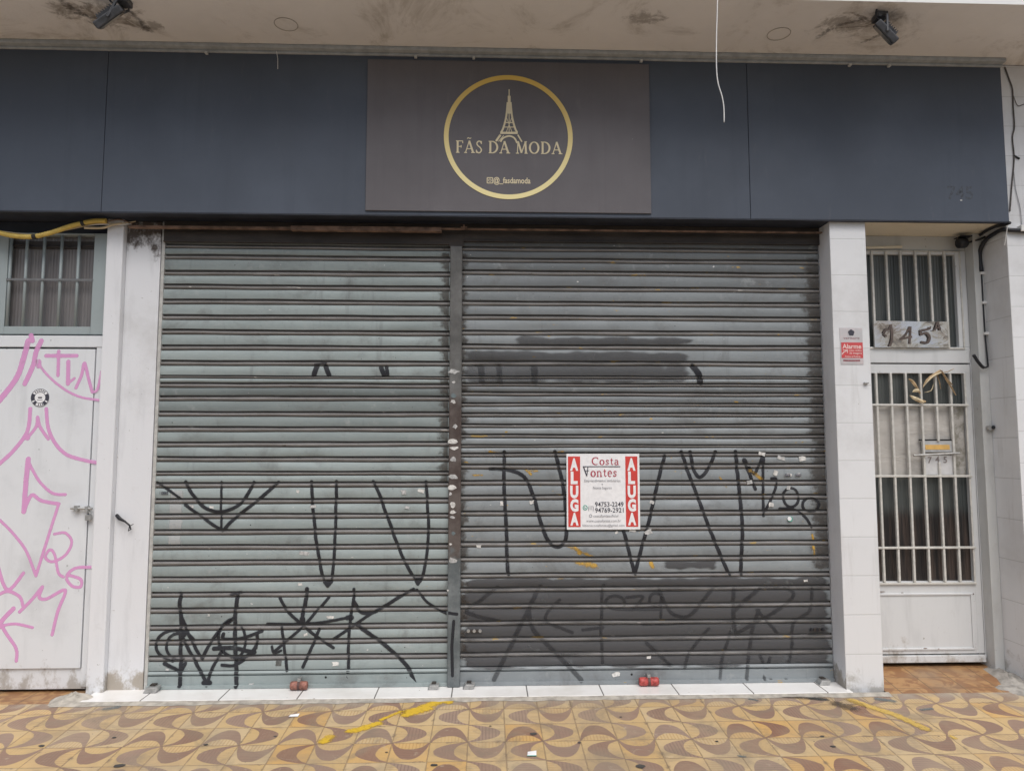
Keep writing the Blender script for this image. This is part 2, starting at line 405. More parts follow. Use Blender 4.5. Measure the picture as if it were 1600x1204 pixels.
def spray(name, c, hi=1.0, grain=.35, streak=None):
    g = G(name, .55, .3)
    g.put(g.b.inputs['Base Color'], (*c, 1))
    a = g.attr('paint')
    n1 = g.noise(45, 5, .7) if not streak else g.noise(14, 7, .72, g.vec(streak)); n2 = g.noise(5, 4, .6)
    al = g.m('MULTIPLY', g.step(g.m('SUBTRACT', a, g.m('MULTIPLY', n1, grain)), .0, .45), hi)
    al = g.m('MULTIPLY', al, g.step(n2, .18, .42))
    g.put(g.b.inputs['Alpha'], al)
    return g.mat
M['spray_black'] = spray('black_spray_paint', (.024, .025, .031), .88, .62)
M['spray_faint'] = spray('painted_over_tag', (.026, .027, .032), .42, .75)
M['spray_pink'] = spray('pink_spray_paint', (.78, .36, .66), .80, .6)
M['roller_dark'] = spray('dark_grey_roller_paint', (.086, .086, .090), .86, .95, (.22, 1, 2.2))
M['roller_thin'] = spray('thin_grey_roller_paint', (.088, .088, .092), .62, .95, (.22, 1, 2.2))
M['spray_white'] = spray('white_scraped_paint', (.55, .56, .56), .6, .9)
M['yellow_spill'] = spray('yellow_paint_spill', (.70, .46, .04), .92, 1.0)
M['mould'] = spray('black_mould', (.09, .072, .055), .5, 1.4)
M['dirt'] = spray('smeared_dirt', (.075, .062, .052), .6, 1.1)

def ribbed(name, c1, c2, n, zsplit=None, rough=.18):
    g = G(name, rough, .5); x, y, z = g.xyz()
    s = g.m('SINE', g.m('MULTIPLY', x, n))
    f = g.noise(2.0, 5, .6, g.vec((6, 1, .7)))
    k = g.mix(g.step(f, .35, .65), c1, c2)
    if zsplit:
        f = g.noise(2.0, 5, .6, g.vec((14, 1, 1)))
        kk = g.mix(g.step(f, .4, .65), (.020, .018, .018), (.070, .052, .044))
        k = g.mix(g.step(z, zsplit+.05, zsplit-.05), k, kk)
    g.bump(s, .3, .003)
    return g.col(k)
M['glass_right'] = ribbed('dark_ribbed_glass', (.048, .056, .056), (.085, .092, .088), 310, 1.15, .3)
M['glass_left'] = ribbed('grey_ribbed_glass', (.135, .125, .125), (.19, .18, .178), 330, rough=.3)
g = G('stained_cloth', .85); x, y, z = g.xyz()
k = g.mix(g.step(g.noise(3, 7, .65), .35, .75), (.47, .45, .42), (.35, .335, .31))
xr = W(1488, 690, .17).x
k = g.mix(g.m('MULTIPLY', g.step(x, xr-.02, xr+.03), g.step(g.noise(16, 6, .7), .4, .65)), k, (.20, .19, .155))
g.bump(g.noise(2.5, 3, .5, g.vec((1, 1, 3)), dist=1.0), .8, .02)
M['cloth'] = g.col(k)
g = G('mirror_number_plate', .16, .5, .9)
k = g.mix(g.step(g.noise(6, 4), .4, .7), (.60, .58, .57), (.48, .44, .43))
g.bump(g.noise(9, 3, .5, dist=1.0), .5, .01)
M['plate'] = g.col(k)
g = G('silver_label', .3, .5, .5); M['label_silver'] = g.col(g.mix(g.step(g.noise(12, 3), .4, .6), (.62, .60, .60), (.70, .62, .62)))

# ------------------------------------------------------------------ lettering
def text(mb, s, h, cx, cz, y, mi=0, wide=None, bold=0.0, align='CENTER'):
    cu = bpy.data.curves.new('t', 'FONT'); cu.body = s; cu.align_x = align; cu.size = 1; cu.offset = bold; cu.resolution_u = 3
    o = bpy.data.objects.new('t', cu); C.objects.link(o)
    dg = bpy.context.evaluated_depsgraph_get(); me = o.evaluated_get(dg).to_mesh()
    vs = [v.co.copy() for v in me.vertices]; fs = [tuple(p.vertices) for p in me.polygons]
    o.evaluated_get(dg).to_mesh_clear(); bpy.data.objects.remove(o); bpy.data.curves.remove(cu)
    if not vs: return
    x0, x1 = min(v.x for v in vs), max(v.x for v in vs)
    k = h/.7; kx = wide/(x1-x0) if wide else k
    xm = (x0+x1)/2 if align == 'CENTER' else x0
    n = len(mb.v)
    mb.v += [(cx+(v.x-xm)*kx, y, cz+(v.y-.35)*k) for v in vs]
    mb.f += [tuple(n+i for i in f) for f in fs]; mb.m += [mi]*len(fs)

def arc(cx, cy, rx, ry, a0, a1, n=14):
    return [(cx+rx*math.cos(rad(a0+(a1-a0)*i/n)), cy+ry*math.sin(rad(a0+(a1-a0)*i/n))) for i in range(n+1)]
T, K = .075, .155                          # thin and thick strokes of the roman letters, in cap heights
def bowl(w0, w1, n=14): return [w0+(w1-w0)*math.sin(math.pi*i/n) for i in range(n+1)]
GL = {
 'F': (.66, [([(.17,0),(.17,1)],K),([(.02,.97),(.62,.97)],T),([(.6,.99),(.62,.78)],T),([(.17,.52),(.48,.52)],T),([(.48,.42),(.48,.62)],T),([(.02,.03),(.34,.03)],T)]),
 'A': (.90, [([(.10,.02),(.43,1)],T),([(.42,1),(.78,.02)],K),([(.22,.34),(.62,.34)],T),([(-.02,.03),(.24,.03)],T),([(.60,.03),(.94,.03)],T)]),
 'S': (.60, [(smooth_path([(.50,.80),(.38,.96),(.20,.94),(.10,.78),(.20,.60),(.38,.46),(.50,.26),(.40,.07),(.20,.03),(.06,.20)],4),.10),([(.50,.98),(.50,.74)],T),([(.06,.02),(.06,.27)],T)]),
 'D': (.88, [([(.17,0),(.17,1)],K),(arc(.30,.5,.48,.47,-90,90),bowl(T,K)),([(.02,.97),(.32,.97)],T),([(.02,.03),(.32,.03)],T)]),
 'M': (1.08, [([(.16,.02),(.20,1)],T),([(.20,1),(.53,.06)],K),([(.53,.06),(.86,1)],T),([(.86,1),(.92,.02)],K),([(.02,.03),(.30,.03)],T),([(.78,.03),(1.06,.03)],T),([(.06,.97),(.22,.97)],T),([(.84,.97),(1.0,.97)],T)]),
 'O': (.94, [(arc(.46,.5,.38,.46,-90,90),bowl(T,K)),(arc(.46,.5,.38,.46,90,270),bowl(T,K))]),
 '~': (0, [(smooth_path([(.24,1.16),(.36,1.24),(.48,1.17),(.60,1.24)],4),.07)]),
 'C': (.88, [(arc(.50,.5,.42,.46,55,305,20),bowl(T,K,20)),([(.76,.98),(.76,.72)],T)]),
 'o': (.60, [(arc(.29,.33,.24,.31,-90,90),bowl(T,K)),(arc(.29,.33,.24,.31,90,270),bowl(T,K))]),
 's': (.48, [(smooth_path([(.38,.54),(.24,.63),(.11,.52),(.22,.36),(.38,.22),(.28,.05),(.08,.10)],4),.09),([(.39,.64),(.39,.48)],T),([(.07,.02),(.07,.2)],T)]),
 't': (.42, [([(.18,.86),(.18,.14),(.26,.04),(.38,.10)],.11),([(.02,.62),(.36,.62)],T)]),
 'a': (.58, [(arc(.24,.44,.18,.20,150,0,8),.09),([(.42,.46),(.42,.08),(.54,.03)],.12),(arc(.24,.19,.18,.17,60,330),bowl(T,.11))]),
 'n': (.70, [([(.14,.64),(.14,0)],.12),(arc(.33,.40,.19,.23,170,0,8),.09),([(.52,.42),(.52,0)],.12),([(.0,.03),(.28,.03)],T),([(.40,.03),(.66,.03)],T),([(.02,.62),(.14,.62)],T)]),
 'e': (.56, [(arc(.29,.33,.23,.31,0,310,18),bowl(T,.12,18)),([(.07,.36),(.52,.36)],T)]),
}
def roman(mb, s, h, x0, x1, z0, y, mi=0, gap=.10):
    tot = 0; seq = []
    for ch in s:
        if ch == ' ': tot += .42; continue
        if ch == '~': seq.append((seq[-1][0], '~')); continue
        seq.append((tot, ch)); tot += GL[ch][0]+gap
    tot -= gap; k = (x1-x0)/tot
    for i, (p, ch) in enumerate(seq):
        for q, (pts, w) in enumerate(GL[ch][1]):
            ww = [a*h for a in w] if isinstance(w, list) else w*h
            mb.ribbon([(x0+(p+a)*k, z0+b*h) for a, b in pts], ww, y-.0002*q, mi)

# ------------------------------------------------------------------ paint laid over a surface (spray, roller, mould)
def overlay(name, strokes, xs, zs, surf, mat, parent, soft=.45, patches=(), rag=0, weight=None, jit=None):
    """strokes: (path in surface units, half width); patches: (x0,x1,z0,z1,softness). Cells touched by paint become a thin skin."""
    X, Z = np.meshgrid(xs, zs, indexing='ij'); Mk = np.zeros_like(X); X0 = X
    if jit is not None: X = X+jit[None]
    for path, hw in strokes:
        P = np.array(path)
        for (ax, az), (bx, bz) in zip(P[:-1], P[1:]):
            i0, i1 = np.searchsorted(xs, [min(ax, bx)-hw*1.4, max(ax, bx)+hw*1.4])
            j0, j1 = np.searchsorted(zs, [min(az, bz)-hw*1.4, max(az, bz)+hw*1.4])
            if i1 <= i0 or j1 <= j0: continue
            x, z = X[i0:i1, j0:j1], Z[i0:i1, j0:j1]
            dx, dz = bx-ax, bz-az; L = dx*dx+dz*dz+1e-12
            t = np.clip(((x-ax)*dx+(z-az)*dz)/L, 0, 1)
            dd = np.hypot(x-ax-t*dx, z-az-t*dz)/hw
            s = np.clip((1.2-dd)/(1.2-soft), 0, 1); s = s*s*(3-2*s)
            Mk[i0:i1, j0:j1] = np.maximum(Mk[i0:i1, j0:j1], s)
    for x0, x1, z0, z1, so in patches:
        wx_ = rag*.022*(np.sin(Z*61+1)+np.sin(Z*23)+.6*np.sin(Z*147)); wz_ = rag*.010*(np.sin(X*9.3)+np.sin(X*21+2)+.5*np.sin(X*57))
        sx = np.clip(np.minimum(X-x0, x1-X)+wx_*.7, 0, so)/so; sz = np.clip(np.minimum(Z-z0, z1-Z)+wz_, 0, so*.5)/(so*.5)
        Mk = np.maximum(Mk, sx*sz)
    if weight is not None: Mk = Mk*weight[None]
    X = X0; on = Mk > .02
    cell = on[:-1, :-1] | on[1:, :-1] | on[:-1, 1:] | on[1:, 1:]
    ii, jj = np.nonzero(cell)
    idx = -np.ones(X.shape, int); need = np.zeros(X.shape, bool)
    for a in (0, 1):
        for b in (0, 1): need[ii+a, jj+b] = True
    idx[need] = np.arange(need.sum())
    off = np.array(OFF.get(parent.name, (0, 0, 0))) if parent else np.zeros(3)
    co = surf(X[need], Z[need]) - off
    f = np.stack([idx[ii, jj], idx[ii+1, jj], idx[ii+1, jj+1], idx[ii, jj+1]], 1)
    me = bpy.data.meshes.new(name); me.from_pydata(co.tolist(), [], f.tolist())
    at = me.attributes.new('paint', 'FLOAT', 'POINT'); at.data.foreach_set('value', Mk[need].astype(np.float32))
    me.materials.append(mat); me.update()
    o = bpy.data.objects.new(name, me); C.objects.link(o); o.parent = parent
    return o

# ================================================================== THE GROUND
ZF = .112                                    # top of the threshold
mb = MB(); mb.face([(-14, -3.0, gz(-3.0)), (14, -3.0, gz(-3.0)), (14, -.2055, gz(-.2055)), (-14, -.2055, gz(-.2055))])
sidewalk = struct(mb.build('sidewalk', M['pavement']))
mb = MB(); mb.box(-14, 14, -3.14, -3.0, gz(-3)-.2, gz(-3)+.002)
struct(mb.build('kerb', M['kerb'], bevel=.012))
mb = MB(); mb.face([(-40, -12, -.21), (40, -12, -.21), (40, -3.14, -.21), (-40, -3.14, -.21)])
struct(mb.build('road', M['asphalt']))
mb = MB(); mb.face([(-300, -300, -.26), (300, -300, -.26), (300, 300, -.26), (-300, 300, -.26)])
struct(mb.build('ground', M['land']))
mb = MB()
mb.face([(2.43, -.2055, .1), (3.42, -.2055, .1), (3.42, .16, .148), (2.43, .16, .148)])
mb.face([(2.43, .16, .148), (3.42, .16, .148), (3.42, .8, .15), (2.43, .8, .15)])
mb.face([(-4.6, -.2055, .099), (-2.40, -.2055, .099), (-2.40, .8, .10), (-4.6, .8, .10)])
struct(mb.build('doorway_floor', M['brown_tile']))

def groundskin(name, strokes, mat, step=.005, patches=()):
    pts = [p for s, hw in strokes for p in s]
    x0, x1 = min(p[0] for p in pts)-.1, max(p[0] for p in pts)+.1; y0, y1 = min(p[1] for p in pts)-.1, min(-.208, max(p[1] for p in pts)+.1)
    return struct(overlay(name, strokes, np.arange(x0, x1, step), np.arange(y0, y1, step), lambda X, Y: np.stack([X, Y, gz(Y)+.003], 1), mat, sidewalk, .0))
def gp(*q): return [tuple(WG(*p).xy) for p in q]
for q in ([(gp((637, 1112), (655, 1108), (672, 1101), (692, 1093), (700, 1096)), .075), (gp((634, 1116), (648, 1112), (668, 1106)), .08)],
          [(gp((548, 1142), (560, 1140), (578, 1134), (590, 1130)), .06), (gp((596, 1124), (625, 1112)), .032)],
          [(gp((506, 1158), (515, 1152)), .065)]):
    groundskin('paint_spill', q, M['yellow_spill'])
M['yellow_old'] = spray('worn_yellow_line', (.64, .44, .11), .85, 1.05)
groundskin('paint_spill', [(gp((1330, 1094), (1372, 1108), (1400, 1117), (1445, 1138)), .07)], M['yellow_old'])
groundskin('paint_spill', [(gp((1487, 1150), (1492, 1153)), .03)], M['yellow_old'])
M['blue_smear'] = spray('blue_grey_smear', (.15, .19, .20), .6, 1.0)
for q, hw in (([(1172, 1092), (1182, 1094)], .03), ([(1266, 1090), (1290, 1093)], .045), ([(1372, 1092), (1395, 1095)], .05), ([(165, 1108), (182, 1105)], .05), ([(1155, 1181), (1164, 1182)], .022), ([(1440, 1109), (1455, 1107)], .03)):
    groundskin('paint_spill', [(gp(*q), hw)], M['blue_smear'])
for q, hw in (([(1310, 1100), (1330, 1106)], .1), ([(1225, 1088), (1290, 1092)], .05)):
    groundskin('dirt_smear', [(gp(*q), hw)], M['dirt'])

mb = MB()
for px, py, r in ((178, 1152, .012), (186, 1196, .028), (678, 1195, .018), (834, 1146, .02), (1000, 1197, .026), (1302, 1166, .014), (1285, 1150, .012), (604, 1175, .008), (766, 1134, .008), (322, 1163, .012), (65, 1165, .016), (905, 1160, .01), (1120, 1158, .009), (430, 1150, .009), (970, 1120, .008)):
    p = WG(px, py); k = len(mb.v); mb.face([(p.x+r*R.uniform(.8, 1.25)*math.cos(t*.7), p.y+r*R.uniform(.6, 1)*math.sin(t*.7), gz(p.y)+.0025+.0) for t in range(9)])
gum = mb.build('gum_spot', plain('trodden_gum', (.065, .06, .055), .8, .2), sidewalk); struct(gum)

# ================================================================== THE BUILDING
SY = 0.0                                      # plane of the shutters
bld = thing('shop_building', (0, .35, 0), 'white shop building with stained concrete canopy, tiled pillars and a tiled threshold', 'building')
XL0, XL1, XL2 = -2.414, -2.311, -2.095        # left pier: proud strip, recessed face
XR0, XR1 = 2.197, 2.433
XT = 3.365
mb = MB(); mb.box(-7, 7, .8, 1.0, -.1, 7); mb.box(-7, 7, .33, .8, 4.3, 7); mb.build('rear_wall', M['white'], bld)
mb = MB(); mb.box(-7, 7, -.80, .8, 4.104, 4.3); mb.box(-7, 7, -.80, -.60, 4.3, 4.52); cano = mb.build('canopy', [M['soffit'], M['canopy_white']], bld)
cano.data.polygons[0].material_index = 1; cano.data.polygons[6].material_index = 1
mb = MB(); mb.box(-7, XT, -.250, -.19, 4.078, 4.102); mb.box(-7, XT, -.214, -.19, 4.062, 4.078); mb.build('soffit_trim', plain('grey_trim', (.38, .40, .41), .6, .15, 20), bld, bevel=.004)
for px, py in ((317, 78), (648, 90), (740, 86), (1005, 95), (1335, 99), (1397, 99)):
    p = W(px, py, -.27); mb = MB(); mb.box(p.x-.009, p.x+.009, -.226, -.201, 4.046, 4.061); mb.build('trim_clip', M['jamb'], bld, bevel=.003)
mb = MB(); mb.box(XL1, XR1-.002, -.165, .2, 3.032, 4.06); mb.box(-7, XL1, -.165, .2, 3.032, 4.06)
mb.build('lintel', M['dark_under'], bld)
mb = MB(); mb.box(XR1+.0, XT-.001, -.168, .5, 3.034, 4.06); mb.build('doorway_soffit', M['cream'], bld)
mb = MB(); mb.box(-7, XL1, .03, .2, 2.955, 3.03); mb.build('lintel_beam', M['dark_under'], bld)
# left pier
mb = MB(); mb.box(XL0, XL1, -.06, .3, .095, 3.03); mb.build('pillar', M['white'], bld, bevel=.006)
mb = MB(); mb.box(XL1, XL2, -.015, .3, .095, 3.03); mb.build('pillar', M['white_soot'], bld, bevel=.004)
# right pillar
mb = MB(); mb.box(XR0, XR1, -.16, .5, .07, 3.03, 0)
pr = mb.build('pillar', [M['tile_front'], M['white']], bld, bevel=.003)
for i in (1, 3): pr.data.polygons[i].material_index = 1
# tiled wall right of the door
mb = MB(); mb.box(XT, 7, -.16, .8, .0, 4.1)
tw = mb.build('tiled_wall', [M['tile_wall'], M['tile_side']], bld, bevel=.003); tw.data.polygons[3].material_index = 1
mb = MB(); mb.box(-7, -4.4, -.06, .8, 0, 4.06); mb.build('side_wall', M['white'], bld)
# doorway: jamb and head around the right door
DY = .15
mb = MB(); xj = W(1507, 392, DY).x
mb.box(3.300, XT, .07, .4, .13, 3.034); mb.box(XR1, 3.300, DY, .4, W(1440, 391, DY).z, 3.034); mb.build('doorway_jamb', M['jamb'], bld, bevel=.004)
# threshold
mb = MB(); mb.box(XL2-.27, XR0+.02, -.2045, .06, .03, ZF); mb.build('threshold', M['threshold'], bld, bevel=.003)
mb = MB()
n = 60; rows = []
for i in range(n+1):
    x = XL2-.42 + (XR1+.0-XL2+.42)*i/n; w = .035+.02*R.random()
    rows.append([(x, -.2055, .1065+.004*R.random()), (x, -.2055-w, gz(-.2055-w)+.002)])
for a, b in zip(rows, rows[1:]): mb.face([a[1], b[1], b[0], a[0]])
mb.build('mortar_strip', M['mortar'], bld)
# broken cement at the feet of the piers
def gnd(x, y): return gz(y) if y < -.2055 else (.1+.048*(y+.2055)/.3655 if x > 2.4 else .099)
def lump(name, c, sx, sy, sz, mat, parent):
    bm = MB(); nu, nv = 14, 5; P = []
    ph = [R.random()*6 for _ in range(4)]
    for j in range(nu):
        t = 2*math.pi*j/nu; row = []
        for i in range(nv):
            r = i/(nv-1); q = 1+.18*math.sin(3*t+ph[0])+.12*math.sin(5*t+ph[1])
            row.append((c[0]+sx*r*q*math.cos(t), c[1]+sy*r*q*math.sin(t), gnd(c[0]+sx*r*q*math.cos(t), c[1]+sy*r*q*math.sin(t))+sz*(1-r*r)*(1+.25*math.sin(4*t+ph[2]+r*5))-.003))
        P.append(row)
    for j in range(nu):
        k = (j+1) % nu
        for i in range(nv-1): bm.face([P[j][i], P[j][i+1], P[k][i+1], P[k][i]])
    return bm.build(name, mat, parent, smooth=True)
lump('cement_patch', (-2.44, -.14, .098), .14, .10, .035, M['mortar'], bld)
lump('cement_patch', (3.31, -.02, .145), .10, .16, .03, M['concrete'], bld)
lump('cement_patch', (3.42, -.25, .094), .24, .12, .018, M['concrete'], bld)
lump('cement_patch', (3.26, -.17, .103), .13, .08, .016, M['concrete'], bld)
# mould on the soffit by the lamps and rings left by old lamps
def soffit_skin(strokes):
    P = [([tuple(WZ(*p, 4.1).xy) for p in s], hw) for s, hw in strokes]
    a = [q for s, _ in P for q in s]
    overlay('mould_stain', P, np.arange(min(q[0] for q in a)-.1, max(q[0] for q in a)+.1, .006), np.arange(min(q[1] for q in a)-.1, min(-.3, max(q[1] for q in a)+.1), .006),
            lambda X, Y: np.stack([X, Y, X*0+4.1015], 1), M['mould'], bld, 0.0)
soffit_skin([([(96, 3), (105, 10), (125, 20), (150, 34)], .07), ([(196, 12), (212, 28), (232, 48)], .075), ([(120, 22), (152, 30)], .06)])
soffit_skin([([(1292, 46), (1330, 43), (1366, 41)], .016), ([(1280, 58), (1290, 50), (1310, 40), (1350, 30)], .06), ([(1350, 66), (1375, 55)], .05)])
for px, py in ((1217, 54), (447, 39)):
    p = WZ(px, py, 4.1); mb = MB(); mb.tube([(p.x+.068*math.cos(t*.2618), p.y+.068*math.sin(t*.2618), 4.102) for t in range(25)], .0022, 6, cap=False)
    mb.build('lamp_ring', plain('ring_rust', (.36, .33, .29), .8), bld)
mb = MB(); p0, p1 = W(1353, 387, .13), W(1409, 385.5, .13); mb.tube([p0, p1], .009, 8); mb.build('batten', M['cream'], bld)

# ================================================================== FASCIA AND SIGN
FY = -.2
fx0, fx1, fz0, fz1 = -4.4, 3.358, 3.031, 4.084
fas = thing('fascia_board', (0, FY, fz0), 'long dark slate-blue fascia of flat boards under the canopy, behind the centre sign', 'fascia')
xs1, xs2 = W(164, 200, FY).x, W(1170, 230, FY).x
for a, b in ((fx0, xs1-.0015), (xs1+.0015, xs2-.0015), (xs2+.0015, fx1)):
    mb = MB(); mb.box(a, b, FY, FY+.03, fz0, fz1); mb.build('board', M['fascia'], fas, bevel=.002)
mb = MB(); mb.box(fx0, fx1, FY+.002, FY+.032, fz0-.006, fz0-.0005); mb.build('edge_trim', M['dark_under'], fas)
mb = MB(); p = W(1500, 301, FY)
text(mb, '745', .085, p.x, p.z, FY-.001, bold=.02, wide=.17); mb.build('lettering', plain('ghost_number', (.060, .072, .092), .6, .3, 60), fas)
mb = MB(); p = W(1502, 313, FY-.001); mb.box(p.x-.007, p.x+.006, FY-.0015, FY, p.z-.003, p.z+.004); mb.build('paint_chip', M['jamb'], fas)

sx0, sx1 = W(572.5, 220, FY-.012).x, W(1016, 220, FY-.012).x; sz0, sz1 = W(795, 331, FY-.012).z, W(795, 97, FY).z-.004
sg = thing('shop_sign', ((sx0+sx1)/2, FY, sz0), 'grey rectangular shop sign with gold ring, tower emblem and gold capitals', 'sign')
YS = FY-.012
mb = MB(); mb.box(sx0, sx1, YS, FY-.0005, sz0, min(sz1, fz1-.003)); mb.build('panel', M['sign'], sg, bevel=.002)
c0 = W(794.5, 214, YS); px = (W(795+50, 214, YS).x-c0.x)/50
def sp(x, y, dy=0): q = W(x, y, YS); return (q.x, q.z)
mb = MB(); ro, ri = 99.5*px, 92.2*px; n = 96
for i in range(n):
    t0, t1 = 2*math.pi*i/n, 2*math.pi*(i+1)/n
    q = [(c0.x+r*math.cos(t), YS-.003, c0.z+r*math.sin(t)*.992) for r, t in ((ri, t0), (ro, t0), (ro, t1), (ri, t1))]
    b = [(v[0], YS-.0003, v[2]) for v in q]
    mb.face(q); mb.face([q[1], b[1], b[2], q[2]]); mb.face([q[0], q[3], b[3], b[0]])
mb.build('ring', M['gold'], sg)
mb = MB()
def st(pts, w, dy=0): mb.ribbon([sp(*p) for p in smooth_path(pts, 5)], w*px, YS-.0012-dy)
st([(795.5, 140), (795.5, 156)], 1.6); st([(795.6, 150), (795.6, 178)], 4.4, .0002)
st([(793.2, 160), (791, 182), (786.5, 200), (783, 207)], 3.0, .0004); st([(797.8, 160), (800, 182), (804.5, 200), (808, 207)], 3.0, .0005)
st([(795.5, 165), (795.5, 206)], 1.2, .0006); st([(792.8, 175), (798.2, 175)], 2, .0007)
st([(789, 192), (802, 192)], 1.6, .0008); st([(787, 199), (804, 199)], 1.4, .0011); st([(791, 183), (800, 207)], 1.0, .0012); st([(800, 183), (791, 207)], 1.0, .0013)
st([(781.5, 208), (809, 208)], 3.6, .0009)
st([(782, 211), (775, 221)], 3.4, .001); st([(809, 211), (815.5, 222)], 2.2, .0014)
st([(782, 222), (786.5, 216), (795.5, 213), (803.5, 216), (808, 224)], 2.6, .0015); st([(779, 221.5), (787, 212)], 1.2, .0016)
mb.build('tower_emblem', M['gold_letter'], sg)
mb = MB()
q0 = sp(712, 239); q1 = sp(878, 240); hh = 19.5*px
roman(mb, 'FA~S DA MODA', hh, q0[0], q1[0], q0[1]-.0, YS-.0016); mb.build('lettering', M['gold_letter'], sg)
mb = MB(); q = sp(800, 282); text(mb, '@_fasdamoda', 9*px, q[0], q[1], YS-.001, wide=57*px, bold=.02); mb.build('lettering', M['gold_letter'], sg)
mb = MB(); a = sp(765.5, 282); h = 4.2*px
mb.ribbon([(a[0]-h, a[1]-h), (a[0]-h, a[1]+h)], 1.3*px, YS-.001); mb.ribbon([(a[0]+h, a[1]-h), (a[0]+h, a[1]+h)], 1.3*px, YS-.0011)
mb.ribbon([(a[0]-h, a[1]-h), (a[0]+h, a[1]-h)], 1.3*px, YS-.0012); mb.ribbon([(a[0]-h, a[1]+h), (a[0]+h, a[1]+h)], 1.3*px, YS-.0013)
mb.ribbon(arc(a[0], a[1], 2*px, 2*px, 0, 360), 1.0*px, YS-.0014)
mb.build('emblem', M['gold_letter'], sg)

# ================================================================== SHUTTERS
_dr = np.random.RandomState(4)
DENT = [(_dr.uniform(-2, 2.1), _dr.uniform(.25, 2.7), _dr.uniform(.05, .22), _dr.uniform(.02, .05), _dr.uniform(-.003, .009)) for _ in range(46)]
def wav(X, Z, s):
    o = .0016*np.sin(X*3.1+s)+.001*np.sin(X*7.7+s*2.3)+.0012*np.sin(X*5+Z*13+s)
    for a, b, c, d, e in DENT: o = o+e*np.exp(-((X-a)/c)**2-((Z-b)/d)**2)
    return o
def sag(X, Z, s): return .0013*np.sin(X*1.9+Z*23+s)+.0008*np.sin(X*5.3-Z*41)+.0005*np.sin(X*13+Z*60)
class Shutter:
    """slats between the dark joints seen at the given photo heights; a slat is a broad face, a joint and a rolled lip"""
    def __init__(s, xpx, ys, seed):
        s.seed = seed
        zs = [W(xpx, y, SY).z for y in ys]
        s.z = []; s.y = []; s.lip = []; s.slat = []
        rr = random.Random(seed)
        for i, (a, b) in enumerate(zip(zs, zs[1:])):
            p = a-b; g = min(.0130, p*.165); r = min(.0205, p*.23); g2 = .0052
            jy = rr.uniform(-.0015, .0015)
            # order from the joint downwards: joint, rolled lip, fine gap, face
            z = a
            prof = [(0, .012, 1), (g*.5, .018, 1), (g, .012, 1), (g+.001, -.002, 1), (g+r*.3, -.0085, 1), (g+r*.6, -.0085, 1), (g+r, -.001, 1), (g+r+.0008, .010, 1), (g+r+g2, .010, 1)]
            f0 = g+r+g2+.0006; nf = max(6, int((p-f0)/.0055))
            for k in range(nf+1):
                t = k/nf; prof.append((f0+(p-f0)*t*.995, -.0045-.0055*math.sin(math.pi*min(1, .12+.8*t))+jy, 0))
            for dz, y, l in prof:
                s.z.append(z-dz); s.y.append(y); s.lip.append(l); s.slat.append(i)
        s.z = np.array(s.z); s.y = np.array(s.y); s.n = len(zs)-1; s.zs = zs
        zb = zs[-1]; ex = [(.0065, .014), (.0066, -.004), (.012, -.009), (.018, -.013), (.023, -.010), (.028, -.006), (.029, .008), (.034, .008), (.0345, -.010)]
        nn = 9; ex += [(.0345+(zb-ZF-.022-.0345)*(k+1)/nn, -.010) for k in range(nn)]+[(zb-ZF-.020, -.024), (zb-ZF-.002, -.024)]
        s.zx = np.concatenate([s.z, [zb-a for a, b in ex]]); s.yx = np.concatenate([s.y, [b for a, b in ex]])
        s.wx = np.where(s.yx > .005, 0.0, np.where(np.concatenate([s.lip, [0]*len(ex)]) > 0, .62, 1.0))
        jj = [rr.uniform(-.0045, .0045) for _ in range(s.n+1)]; s.jx = np.array([jj[k] for k in s.slat]+[jj[-1]]*len(ex))
    def surf(s, lift):
        zz = s.zx[::-1]; yy = s.yx[::-1]
        def f(X, Z): return np.stack([X, SY+np.interp(Z, zz, yy)+wav(X, Z, s.seed)-lift, Z+sag(X, Z, s.seed)], 1)
        return f
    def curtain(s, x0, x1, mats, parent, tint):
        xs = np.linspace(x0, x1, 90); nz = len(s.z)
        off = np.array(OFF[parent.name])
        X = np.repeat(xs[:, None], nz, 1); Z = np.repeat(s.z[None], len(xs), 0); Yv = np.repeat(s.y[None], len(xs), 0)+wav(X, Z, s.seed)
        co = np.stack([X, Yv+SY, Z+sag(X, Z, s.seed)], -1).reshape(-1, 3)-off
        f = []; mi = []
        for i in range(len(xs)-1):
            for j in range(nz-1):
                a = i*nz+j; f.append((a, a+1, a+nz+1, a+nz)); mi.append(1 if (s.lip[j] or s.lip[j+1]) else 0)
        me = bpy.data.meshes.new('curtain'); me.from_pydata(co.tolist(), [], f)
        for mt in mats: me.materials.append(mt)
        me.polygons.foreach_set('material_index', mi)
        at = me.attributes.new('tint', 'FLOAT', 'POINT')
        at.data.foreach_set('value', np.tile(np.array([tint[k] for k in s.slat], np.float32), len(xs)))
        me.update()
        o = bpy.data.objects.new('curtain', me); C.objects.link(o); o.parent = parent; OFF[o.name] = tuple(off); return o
    def face_z(s, z):                          # is a height on a broad face
        j = int(np.argmin(np.abs(s.z-z))); return s.lip[j] == 0

